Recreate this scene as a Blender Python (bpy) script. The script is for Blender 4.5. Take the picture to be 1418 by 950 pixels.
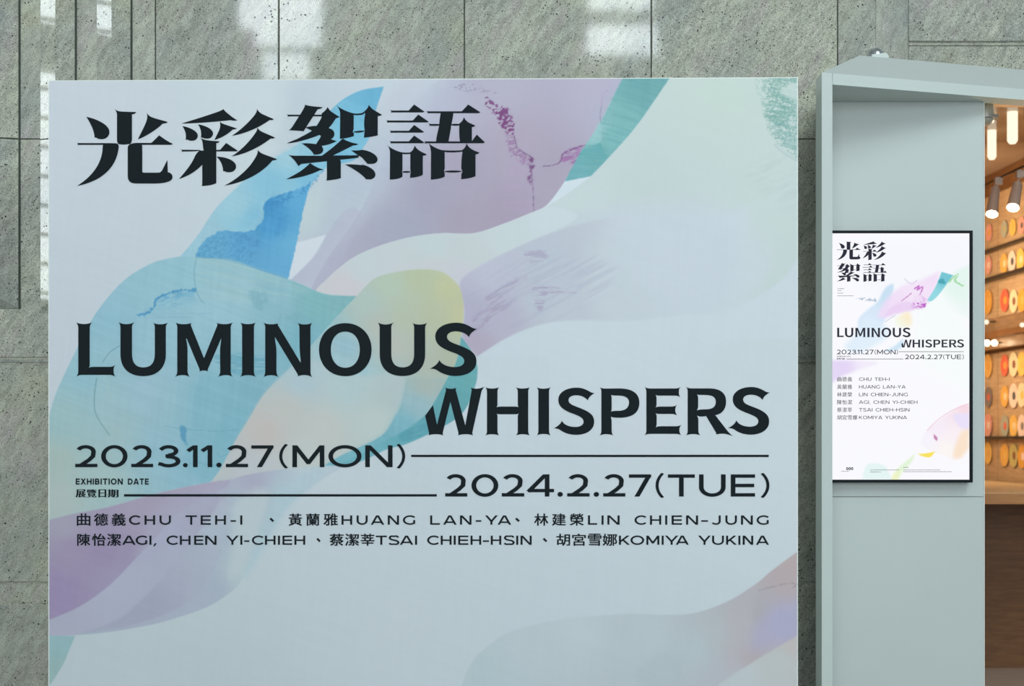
import bpy, math, random
import numpy as np

for o in list(bpy.data.objects):
    bpy.data.objects.remove(o)
SC = bpy.context.scene
COL = SC.collection

# ---------------------------------------------------------------- camera
EYE = 1.5          # camera height in metres, looks along +Y
F = 2200.0         # focal length in pixels of the 1418 px wide frame
CX, HY = 709.0, 606.0   # principal column and horizon row
cam = bpy.data.cameras.new('camera')
cam.sensor_width = 36.0
cam.lens = F / 1418.0 * 36.0
cam.shift_y = (HY - 475.0) / 1418.0
cam.dof.use_dof = True
cam.dof.focus_distance = 7.6
cam.dof.aperture_fstop = 1.9
cam.clip_end = 200
camo = bpy.data.objects.new('camera', cam)
camo.location = (0, 0, EYE)
camo.rotation_euler = (math.pi / 2, 0, 0)
COL.objects.link(camo)
SC.camera = camo

# ---------------------------------------------------------------- world, exposure, lights
world = bpy.data.worlds.new('world')
SC.world = world
world.use_nodes = True
bg = world.node_tree.nodes['Background']
bg.inputs[0].default_value = (0.72, 0.90, 1.0, 1)
bg.inputs[1].default_value = 0.30
SC.view_settings.view_transform = 'Standard'
SC.view_settings.look = 'None'
SC.view_settings.exposure = 0.0
SC.view_settings.gamma = 1.0
SC.view_settings.use_curve_mapping = False
SC.cycles.use_denoising = True
SC.cycles.max_bounces = 6

DAY = (0.83, 0.94, 1.0)
def area_light(name, loc, target, sx, sy, power, color):
    l = bpy.data.lights.new(name, 'AREA')
    l.shape = 'RECTANGLE'; l.size = sx; l.size_y = sy
    l.energy = power; l.color = color
    o = bpy.data.objects.new(name, l)
    o.location = loc
    d = [target[i] - loc[i] for i in range(3)]
    from mathutils import Vector
    o.rotation_euler = Vector(d).to_track_quat('-Z', 'Y').to_euler()
    COL.objects.link(o)
    return o
# daylight of the glazed hall: skylight strips under the hall roof
area_light('hall_skylight', (1.5, -3.0, 9.6), (0.0, 7.0, 1.5), 9, 5, 520, DAY)
area_light('hall_skylight_rear', (4.5, 1.5, 9.3), (0.5, 8.0, 2.0), 4, 4, 500, DAY)
# unseen frontal fill added behind the camera to even out the board
area_light('frontal_fill', (-0.3, -11.4, 3.9), (0.2, 8.0, 2.4), 9.5, 6.0, 980, (0.86, 0.95, 1.0))
# added warm fills out of view: plate wall, then header underside
area_light('shop_fill', (2.62, 11.3, 2.55), (3.75, 12.2, 2.0), 0.3, 1.4, 32, (1.0, 0.76, 0.50))
area_light('header_fill', (3.3, 8.75, 2.75), (2.45, 7.9, 3.2), 0.3, 0.3, 16, (1.0, 0.76, 0.50))

K_SIGN = np.array([0.855, 0.96, 1.0])   # light falling on the board: photo colour / albedo

# ---------------------------------------------------------------- helpers
def P(x, y, Y):
    """pixel of the photograph -> point at depth Y"""
    return ((x - CX) / F * Y, Y, EYE + (HY - y) / F * Y)

def lin(c):
    c = np.asarray(c, float) / 255.0
    return np.where(c <= 0.04045, c / 12.92, ((c + 0.055) / 1.055) ** 2.4)

def tag(o, label=None, cat=None, group=None, kind=None):
    if label: o['label'] = label
    if cat: o['category'] = cat
    if group: o['group'] = group
    if kind: o['kind'] = kind
    return o

def empty(name, loc, label=None, cat=None, group=None, kind=None):
    o = bpy.data.objects.new(name, None)
    o.location = loc
    o.empty_display_size = 0.05
    COL.objects.link(o)
    return tag(o, label, cat, group, kind)

class MB:
    """collects world-space geometry and links it as one mesh object"""
    def __init__(s): s.v = []; s.f = []; s.smooth = []
    def add(s, verts, faces, smooth=False):
        n = len(s.v)
        s.v += [tuple(map(float, v)) for v in verts]
        s.f += [tuple(int(i) + n for i in f) for f in faces]
        s.smooth += [smooth] * len(faces)
        return s
    def box(s, x0, x1, y0, y1, z0, z1, ch=0.0):
        """box; ch chamfers the edges around the front (-Y) face"""
        if ch:
            vs = [(x0, y1, z0), (x1, y1, z0), (x1, y1, z1), (x0, y1, z1),
                  (x0, y0 + ch, z0), (x1, y0 + ch, z0), (x1, y0 + ch, z1), (x0, y0 + ch, z1),
                  (x0 + ch, y0, z0 + ch), (x1 - ch, y0, z0 + ch), (x1 - ch, y0, z1 - ch), (x0 + ch, y0, z1 - ch)]
            fs = [(1, 0, 3, 2), (8, 9, 10, 11)]
            for i in range(4):
                j = (i + 1) % 4
                fs += [(i, j, 4 + j, 4 + i), (4 + i, 4 + j, 8 + j, 8 + i)]
            return s.add(vs, fs)
        vs = [(x, y, z) for x in (x0, x1) for y in (y0, y1) for z in (z0, z1)]
        return s.add(vs, [(0, 1, 3, 2), (4, 6, 7, 5), (0, 4, 5, 1), (2, 3, 7, 6), (0, 2, 6, 4), (1, 5, 7, 3)])
    def prism(s, poly, z0, z1):
        n = len(poly)
        vs = [(x, y, z0) for x, y in poly] + [(x, y, z1) for x, y in poly]
        return s.add(vs, [tuple(range(n))[::-1], tuple(range(n, 2 * n))] + [(i, (i + 1) % n, n + (i + 1) % n, n + i) for i in range(n)])
    def lathe(s, prof, c, axis=(0, 0, 1), n=24):
        """prof: list of (radius, distance along axis) starting at c"""
        from mathutils import Vector
        a = Vector(axis).normalized()
        u = a.orthogonal().normalized(); w = a.cross(u)
        vs = []
        for r, h in prof:
            for i in range(n):
                t = 2 * math.pi * i / n
                vs.append(tuple(Vector(c) + a * h + (u * math.cos(t) + w * math.sin(t)) * r))
        fs = []
        for k in range(len(prof) - 1):
            for i in range(n):
                j = (i + 1) % n
                fs.append((k * n + i, k * n + j, (k + 1) * n + j, (k + 1) * n + i))
        fs.append(tuple(range(n))[::-1])
        m = (len(prof) - 1) * n
        fs.append(tuple(range(m, m + n)))
        return s.add(vs, fs, smooth=True)
    def tube(s, a, b, r, n=12, r2=None):
        from mathutils import Vector
        d = Vector(b) - Vector(a)
        return s.lathe([(r, 0), (r if r2 is None else r2, d.length)], a, d, n)
    def build(s, name, mat, parent=None, origin=None, kind=None):
        org = origin if origin is not None else (tuple(parent_loc(parent)) if parent else (0, 0, 0))
        me = bpy.data.meshes.new(name)
        me.from_pydata([(v[0] - org[0], v[1] - org[1], v[2] - org[2]) for v in s.v], [], s.f)
        me.polygons.foreach_set('use_smooth', s.smooth)
        me.materials.append(mat)
        me.update()
        import bmesh
        bm = bmesh.new(); bm.from_mesh(me)
        bmesh.ops.recalc_face_normals(bm, faces=bm.faces)
        bm.to_mesh(me); bm.free()
        if any(s.smooth):
            try: me.set_sharp_from_angle(angle=math.radians(40))
            except Exception: pass
        o = bpy.data.objects.new(name, me)
        COL.objects.link(o)
        if parent:
            o.parent = parent
            pl = parent_loc(parent)
            o.location = (org[0] - pl[0], org[1] - pl[1], org[2] - pl[2])
        else:
            o.location = org
        if kind: o['kind'] = kind
        return o

def parent_loc(p):
    x = [0, 0, 0]
    while p:
        for i in range(3): x[i] += p.location[i]
        p = p.parent
    return x

# ---------------------------------------------------------------- materials
def mat_new(name):
    m = bpy.data.materials.new(name)
    m.use_nodes = True
    nt = m.node_tree
    return m, nt, nt.nodes['Principled BSDF']

def N(nt, kind, **kw):
    n = nt.nodes.new(kind)
    for k, v in kw.items():
        if k.startswith('_'):
            setattr(n, k[1:], v)
        else:
            n.inputs[k.replace('__', ' ')].default_value = v
    return n

def mat_plain(name, color, rough=0.5, metal=0.0, noise=0.04, scale=12.0, spec=0.5, bump=0.0):
    """plain paint or laminate with a faint procedural mottling"""
    m, nt, b = mat_new(name)
    L = nt.links
    tc = N(nt, 'ShaderNodeNewGeometry')
    no = N(nt, 'ShaderNodeTexNoise', Scale=scale, Detail=4.0)
    L.new(tc.outputs['Position'], no.inputs['Vector'])
    rp = N(nt, 'ShaderNodeMapRange')
    rp.inputs['To Min'].default_value = 1 - noise
    rp.inputs['To Max'].default_value = 1 + noise
    L.new(no.outputs['Fac'], rp.inputs['Value'])
    vm = nt.nodes.new('ShaderNodeVectorMath'); vm.operation = 'SCALE'
    vm.inputs[0].default_value = tuple(color[:3])
    L.new(rp.outputs['Result'], vm.inputs['Scale'])
    L.new(vm.outputs[0], b.inputs['Base Color'])
    b.inputs['Roughness'].default_value = rough
    b.inputs['Metallic'].default_value = metal
    b.inputs['Specular IOR Level'].default_value = spec
    if bump:
        bp = N(nt, 'ShaderNodeBump', Strength=bump, Distance=0.002)
        L.new(no.outputs['Fac'], bp.inputs['Height'])
        L.new(bp.outputs[0], b.inputs['Normal'])
    return m

def mat_emit(name, color, strength):
    m = bpy.data.materials.new(name)
    m.use_nodes = True
    nt = m.node_tree
    nt.nodes.remove(nt.nodes['Principled BSDF'])
    e = N(nt, 'ShaderNodeEmission', Color=(*color, 1), Strength=strength)
    nt.links.new(e.outputs[0], nt.nodes['Material Output'].inputs[0])
    return m

def mat_stone(name, base, dark=1.0, rough=0.045):
    """polished grey-green granite: cloudy body, diagonal veins, black pits"""
    m, nt, b = mat_new(name)
    L = nt.links
    geo = N(nt, 'ShaderNodeNewGeometry')
    oi = N(nt, 'ShaderNodeObjectInfo')
    off = nt.nodes.new('ShaderNodeVectorMath'); off.operation = 'SCALE'
    off.inputs[0].default_value = (7.3, 1.1, 9.7)
    L.new(oi.outputs['Random'], off.inputs['Scale'])
    add = nt.nodes.new('ShaderNodeVectorMath'); add.operation = 'ADD'
    L.new(geo.outputs['Position'], add.inputs[0]); L.new(off.outputs[0], add.inputs[1])
    mr = N(nt, 'ShaderNodeMapping')
    mr.inputs['Rotation'].default_value = (0, math.radians(-32), 0)
    L.new(add.outputs[0], mr.inputs['Vector'])
    mp = N(nt, 'ShaderNodeMapping')
    mp.inputs['Scale'].default_value = (3.0, 1, 0.9)
    L.new(mr.outputs[0], mp.inputs['Vector'])
    def noise(vec, scale, detail=3, rough_=0.55):
        n = N(nt, 'ShaderNodeTexNoise', Scale=scale, Detail=detail, Roughness=rough_)
        L.new(vec, n.inputs['Vector']); return n.outputs['Fac']
    def ramp(fac, p0, c0, p1, c1):
        r = nt.nodes.new('ShaderNodeValToRGB')
        r.color_ramp.elements[0].position = p0; r.color_ramp.elements[0].color = (*c0, 1)
        r.color_ramp.elements[1].position = p1; r.color_ramp.elements[1].color = (*c1, 1)
        L.new(fac, r.inputs[0]); return r.outputs[0]
    def mix(fac, a, c, mode='MIX', f=None):
        n = nt.nodes.new('ShaderNodeMix'); n.data_type = 'RGBA'; n.blend_type = mode
        if fac is not None: L.new(fac, n.inputs[0])
        else: n.inputs[0].default_value = f
        for s_, i in ((a, 6), (c, 7)):
            if isinstance(s_, tuple): n.inputs[i].default_value = (*s_, 1)
            else: L.new(s_, n.inputs[i])
        return n.outputs[2]
    br = np.array(base)
    cloud = noise(mp.outputs[0], 1.3, 4)
    tone = ramp(cloud, 0.34, tuple(br * np.array([0.80, 0.83, 0.86])), 0.66, tuple(br * np.array([1.16, 1.16, 1.04])))
    purp = noise(mp.outputs[0], 2.6, 3)
    tone = mix(ramp(purp, 0.50, (0, 0, 0), 0.72, (0.75,) * 3), tone, tuple(br * np.array([0.93, 0.82, 0.96])))
    warm = noise(add.outputs[0], 1.9, 2)
    tone = mix(ramp(warm, 0.56, (0, 0, 0), 0.75, (0.6,) * 3), tone, tuple(br * np.array([1.12, 1.10, 0.86])))
    vein = noise(mp.outputs[0], 11, 6, 0.75)
    tone = mix(None, tone, ramp(vein, 0.30, (0.56,) * 3, 0.64, (1.14,) * 3), 'MULTIPLY', 0.85)
    grain = noise(add.outputs[0], 190, 3, 0.75)
    tone = mix(None, tone, ramp(grain, 0.32, (0.45,) * 3, 0.64, (1.30,) * 3), 'MULTIPLY', 0.9)
    # black pits: two sizes, thinned by a mask
    def pits(scale, thr, mask_scale, m0):
        v = N(nt, 'ShaderNodeTexVoronoi', Scale=scale, Randomness=1.0)
        dn = noise(add.outputs[0], scale * 2.5, 2)
        wob = nt.nodes.new('ShaderNodeMath'); wob.operation = 'MULTIPLY_ADD'
        L.new(add.outputs[0], v.inputs['Vector'])
        L.new(dn, wob.inputs[0]); wob.inputs[1].default_value = 0.35; L.new(v.outputs['Distance'], wob.inputs[2])
        a = ramp(wob.outputs[0], thr, (1, 1, 1), thr + 0.07, (0, 0, 0))
        mk = noise(add.outputs[0], mask_scale, 2)
        k = ramp(mk, m0, (0, 0, 0), m0 + 0.06, (1, 1, 1))
        return mix(None, a, k, 'MULTIPLY', 1.0)
    p1 = pits(44, 0.31, 12, 0.50)
    p2 = pits(80, 0.335, 24, 0.45)
    p3 = pits(135, 0.36, 45, 0.44)
    tone = mix(p3, tone, tuple(br * 0.36))
    tone = mix(p2, tone, tuple(br * 0.12))
    tone = mix(p1, tone, tuple(br * 0.04))
    L.new(ramp(p1, 0.0, (.5,) * 3, 1.0, (.08,) * 3), b.inputs['Specular IOR Level'])
    L.new(tone, b.inputs['Base Color'])
    rr = ramp(p1, 0.0, (rough,) * 3, 1.0, (0.6,) * 3)
    L.new(rr, b.inputs['Roughness'])
    b.inputs['IOR'].default_value = 1.65
    return m

def mat_wood(name, c0, c1, rough=0.35, scale=(1, 1, 9), f=6.0):
    m, nt, b = mat_new(name)
    L = nt.links
    geo = N(nt, 'ShaderNodeNewGeometry')
    mp = N(nt, 'ShaderNodeMapping'); mp.inputs['Scale'].default_value = scale
    L.new(geo.outputs['Position'], mp.inputs['Vector'])
    no = N(nt, 'ShaderNodeTexNoise', Scale=f, Detail=5.0, Roughness=0.6)
    L.new(mp.outputs[0], no.inputs['Vector'])
    r = nt.nodes.new('ShaderNodeValToRGB')
    r.color_ramp.elements[0].position = 0.3; r.color_ramp.elements[0].color = (*c0, 1)
    r.color_ramp.elements[1].position = 0.7; r.color_ramp.elements[1].color = (*c1, 1)
    L.new(no.outputs['Fac'], r.inputs[0]); L.new(r.outputs[0], b.inputs['Base Color'])
    b.inputs['Roughness'].default_value = rough
    return m

M_STONE = mat_stone('granite', (0.415, 0.42, 0.365))
M_STONE_ROUGH = mat_stone('granite_flamed', (0.45, 0.46, 0.42), rough=0.45)
M_GROOVE_SHADE = mat_plain('groove_shade', (0.035, 0.045, 0.035), 0.8)
M_BACK = mat_plain('wall_backing', (0.05, 0.055, 0.05), 0.9)
M_FLOOR = mat_plain('hall_floor', (0.30, 0.29, 0.27), 0.25, noise=0.15, scale=5)
M_HALL = mat_plain('hall_plaster', (0.34, 0.35, 0.34), 0.8)
M_MULLION = mat_plain('window_metal', (0.10, 0.11, 0.11), 0.5, metal=0.6)
M_PANE = mat_emit('daylit_pane', (0.86, 0.96, 1.0), 8.0)
M_PANE_FILL = mat_emit('fill_pane', (0.86, 0.95, 1.0), 2.2)
M_LAM = mat_plain('white_laminate', (0.53, 0.585, 0.545), 0.5, noise=0.03, scale=3)
M_CAP = mat_plain('laminate_shaded', (0.45, 0.49, 0.46), 0.5, noise=0.03, scale=3)  # white laminate toned down so the sloping top reads shaded
M_LAM_BACK = mat_plain('white_laminate_panel', (0.485, 0.53, 0.505), 0.45, noise=0.035, scale=2)
M_EDGE = mat_plain('board_edge', (0.74, 0.77, 0.72), 0.5)
M_INK = mat_plain('black_vinyl', (0.007, 0.012, 0.015), 0.7, noise=0.1, spec=0.12)
M_BEZEL = mat_plain('black_plastic', (0.004, 0.007, 0.010), 0.55, spec=0.15)

# ---------------------------------------------------------------- structure: hall
WY = 8.05      # depth of the stone wall
wall = empty('wall_back', (0, WY, 0), kind='structure')
GAP = 0.75      # half joint width in px
def stone(x0, x1, y0, y1, name='stone_panel', mat=None, Y=WY, depth=0.03, proud=0.0):
    """slab between pixel columns/rows of the photograph at the wall plane"""
    a = P(x0 + GAP, y0 + GAP * .8, Y); b = P(x1 - GAP, y1 - GAP * .8, Y)
    return MB().box(a[0], b[0], Y - proud, Y + depth, b[2], a[2], 0.003).build(name, mat or M_STONE, wall)
MB().box(-6.0, 1.84, WY + 0.012, WY + 0.25, 0.0, 9.8).build('backing', M_BACK, wall)
MB().box(1.85, 2.378, WY + 0.012, WY + 0.25, 0.0, 3.27).build('backing', M_BACK, wall)
MB().box(1.80, 5.9, WY + 0.30, WY + 0.40, 3.29, 9.8).build('backing', M_BACK, wall)
COLS = [-560, -310, -65, 215, 386, 643, 902, 1160]
ROWS = [-900, -420, 192, 495, 806]
for i in range(len(COLS) - 1):
    for y0, y1 in ((-2000, -900), (-900, -420), (-420, 192.5), (192.5, 495.5), (504, 806.5), (837, 1013)):
        if i == 0 and y0 < -900: continue
        stone(COLS[i], COLS[i + 1], y0, y1)
    # moulded strip and recessed band between the courses
    for g0, g1 in ((494.5, 505), (805.4, 810), (834, 838.5)):
        a = P(COLS[i] + GAP, g0, WY); b = P(COLS[i + 1] - GAP, g1, WY)
        MB().box(a[0], b[0], WY + .007 if g0 < 800 else WY + .009, WY + .0118, b[2], a[2]).build('groove_bed', M_STONE, wall)
    a = P(COLS[i] + GAP, 497.2, WY); b = P(COLS[i + 1] - GAP, 502.6, WY)
    MB().add([(a[0], WY + .02, a[2]), (a[0], WY - .004, a[2] - .005), (a[0], WY - .004, b[2] + .005), (a[0], WY + .02, b[2]),
              (b[0], WY + .02, a[2]), (b[0], WY - .004, a[2] - .005), (b[0], WY - .004, b[2] + .005), (b[0], WY + .02, b[2])],
             [(0, 1, 5, 4), (1, 2, 6, 5), (2, 3, 7, 6), (0, 3, 2, 1), (4, 5, 6, 7), (0, 4, 7, 3)]).build('stone_moulding', M_STONE, wall)
    a = P(COLS[i] + GAP, 808.6, WY); b = P(COLS[i + 1] - GAP, 835.6, WY)
    MB().box(a[0], b[0], WY + .006, WY + .03, b[2], a[2], .003).build('stone_band', M_STONE, wall)
# fins: triangular stone ribs on the left
def fin(xl, xr, ybot=428.0):
    apex_t = 0.045
    A = P(xl, ybot, WY); B = P(xr, ybot, WY)
    xm = (A[0] + B[0]) / 2; h = B[0] - A[0]
    for (zb, zt) in ((A[2], EYE + (HY - 193.3) / F * WY - .003), (EYE + (HY - 193.3) / F * WY + .003, 6.5)):
        hip = 0.055 if zb == A[2] else 0.0
        vs = [(A[0], WY, zb), (B[0], WY, zb), (xm, WY - apex_t, zb + hip),
              (A[0], WY, zt), (B[0], WY, zt), (xm, WY - apex_t, zt), (B[0], WY - .010, zb + .004), (B[0], WY - .010, zt)]
        MB().add(vs, [(0, 2, 5, 3), (2, 6, 7, 5), (6, 1, 4, 7), (0, 1, 6, 2), (3, 5, 7, 4), (0, 3, 4, 1)]).build('stone_fin', M_STONE, wall)
    j = P(xr + 0.2, ybot, WY); k = P(xr + 2.6, ybot, WY)
    MB().box(j[0], k[0], WY - .0015, WY + .01, j[2], 6.5).build('shade_strip', M_GROOVE_SHADE, wall)  # dark strip that deepens the shadow line beside the fin
for xl, xr in ((-99, -51), (-21, 26), (56, 104), (134, 181)):
    fin(xl, xr)
# right end of the wall: pier return and the lintel wall over the shop
a = P(1160 + GAP, -2000, WY); 
zs = [EYE + (HY - 190) / F * WY, 3.42]
MB().box(a[0], P(1213, 0, WY)[0], WY, WY + .03, 3.29, 6.6, .003).build('stone_panel', M_STONE, wall)
x1 = P(1213, 0, WY)[0]; x2 = P(1257.5, 0, WY + .22)[0]
MB().prism([(x1, WY), (x2, WY + .22), (x2, WY + .28), (x1, WY + .28)], 3.29, 6.6).build('stone_return', M_STONE_ROUGH, wall)
for y0, y1 in ((193, 495), (504, 806), (837, 1013)):
    a_ = P(1160 + GAP, y0, WY); MB().box(a_[0], 2.378, WY, WY + .03, P(0, y1, WY)[2], a_[2], .003).build('stone_panel', M_STONE, wall)
Y2 = WY + .22
for y0, y1 in ((-300, -20), (-18, 57.2), (64.4, 118)):
    t = P(1258, y0, Y2); b_ = P(1258, y1, Y2)
    for xa, xb in ((x2 + .002, 3.95), (3.956, 5.9)):
        MB().box(xa, xb, Y2, Y2 + .05, b_[2], t[2], .004).build('stone_panel', M_STONE, wall)
t = P(1258, 56, Y2); b_ = P(1258, 66, Y2)
MB().box(x2 + .002, 5.9, Y2 + .012, Y2 + .05, b_[2], t[2]).build('groove_bed', M_STONE, wall)
t = P(1258, 59.6, Y2); b_ = P(1258, 62.6, Y2)
MB().box(x2 + .002, 5.9, Y2 + .004, Y2 + .05, b_[2], t[2], .003).build('stone_moulding', M_STONE, wall)

fl = MB().box(-6.2, 6.2, -12.2, WY + .2, -0.1, 0.0).build('floor', M_FLOOR, kind='structure')

# hall behind the camera: high windows and louvred side windows (reflected in the polished stone), low fill panes
rear = empty('wall_rear', (0, -12, 0), kind='structure')
def hole_wall(name, parent, mat, axis, pos, th, u0, u1, z0, z1, holes):
    """wall slab with rectangular holes, cut into strips"""
    us = sorted(set([u0, u1] + [h[0] for h in holes] + [h[1] for h in holes]))
    zs_ = sorted(set([z0, z1] + [h[2] for h in holes] + [h[3] for h in holes]))
    mb = MB()
    for i in range(len(us) - 1):
        for j in range(len(zs_) - 1):
            um, zm = (us[i] + us[i + 1]) / 2, (zs_[j] + zs_[j + 1]) / 2
            if any(h[0] < um < h[1] and h[2] < zm < h[3] for h in holes): continue
            if axis == 'Y': mb.box(us[i], us[i + 1], pos, pos + th, zs_[j], zs_[j + 1])
            else: mb.box(pos, pos + th, us[i], us[i + 1], zs_[j], zs_[j + 1])
    return mb.build(name, mat, parent)
RP = 2 * WY + 12.0
def rx(px): return (px - CX) / F * RP
def rz(py): return EYE + (HY - py) / F * RP
top_w = [(rx(352), rx(446), rz(64), rz(-60)), (rx(330), rx(352), rz(40), rz(-60)),
         (rx(455), rx(520), rz(-8), rz(-60)), (rx(812), rx(912), rz(76), rz(33)), (rx(812), rx(905), rz(14), rz(-40)),
         (rx(362), rx(428), rz(112), rz(72))]
fill_w = [(-5.6, -2.9, .4, 6.6), (-2.7, 0.0, .4, 6.6), (0.2, 2.9, .4, 6.6), (3.1, 5.6, .4, 6.6)]  # unseen glowing panes added for frontal light on the board
hole_wall('wall_slab', rear, M_HALL, 'Y', -12.2, .2, -6.2, 6.2, 0, 9.9, [w for w in top_w + fill_w])
for k, w in enumerate(top_w + fill_w):
    win = empty('window_%d' % (k + 1), (w[0], -12.1, w[2]), kind='structure')
    MB().box(w[0], w[1], -12.12, -12.10, w[2], w[3]).build('pane', M_PANE if k < len(top_w) else M_PANE_FILL, win)
    if k >= len(top_w):
        for q in range(1, 4):
            z = w[2] + (w[3] - w[2]) * q / 4
            MB().box(w[0], w[1], -12.09, -12.03, z - .03, z + .03).build('mullion', M_MULLION, win)
side = empty('wall_left', (-6, 0, 0), kind='structure')
LP = 11.8
def lz(py): return EYE + (HY - py) / F * LP
sw = [(5.6, 7.5, lz(415), lz(99)), (5.6, 7.5, lz(35), lz(-60))]
hole_wall('wall_slab', side, M_HALL, 'X', -6.2, .2, -12, 8.0, 0, 9.9, sw)
for k, w in enumerate(sw):
    win = empty('window_%d' % (k + 20), (-6.1, w[0], w[2]), kind='structure')
    MB().box(-6.14, -6.12, w[0], w[1], w[2], w[3]).build('pane', M_PANE, win)
    z = w[2] + .05
    while z < w[3]:
        MB().box(-6.10, -6.05, w[0], w[1], z - .012, z + .012).build('louvre_slat', M_MULLION, win)
        z += 40.5 / F * LP
MB().box(-6.2, 6.2, -12.2, WY + .3, 9.9, 10.0).build('ceiling', M_HALL, kind='structure')
# ---------------------------------------------------------------- 2-D painting and lettering tools
def curve_pts(pts, closed=True, sub=7):
    """Catmull-Rom through pts; a third element marks a corner"""
    n = len(pts); out = []
    rng = range(n) if closed else range(n - 1)
    for i in rng:
        p0, p1, p2, p3 = (pts[(i - 1) % n], pts[i], pts[(i + 1) % n], pts[(i + 2) % n])
        if not closed and i == 0: p0 = p1
        if not closed and i == n - 2: p3 = p2
        a, b = np.array(p1[:2], float), np.array(p2[:2], float)
        m1 = (b - a) if len(p1) > 2 else (b - np.array(p0[:2], float)) / 2
        m2 = (b - a) if len(p2) > 2 else (np.array(p3[:2], float) - a) / 2
        for k in range(sub):
            t = k / sub
            h = (2*t**3 - 3*t*t + 1, t**3 - 2*t*t + t, -2*t**3 + 3*t*t, t**3 - t*t)
            out.append(h[0]*a + h[1]*m1 + h[2]*b + h[3]*m2)
    if not closed: out.append(np.array(pts[-1][:2], float))
    return np.array(out)

def vnoise(x, y, seed):
    """smooth value noise, x and y arrays"""
    r = np.random.RandomState(seed).rand(256, 256)
    xi = np.floor(x).astype(int); yi = np.floor(y).astype(int)
    fx = x - xi; fy = y - yi
    fx = fx*fx*(3 - 2*fx); fy = fy*fy*(3 - 2*fy)
    g = lambda a, b: r[a & 255, b & 255]
    return (g(xi, yi)*(1-fx)*(1-fy) + g(xi+1, yi)*fx*(1-fy) + g(xi, yi+1)*(1-fx)*fy + g(xi+1, yi+1)*fx*fy)

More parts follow.
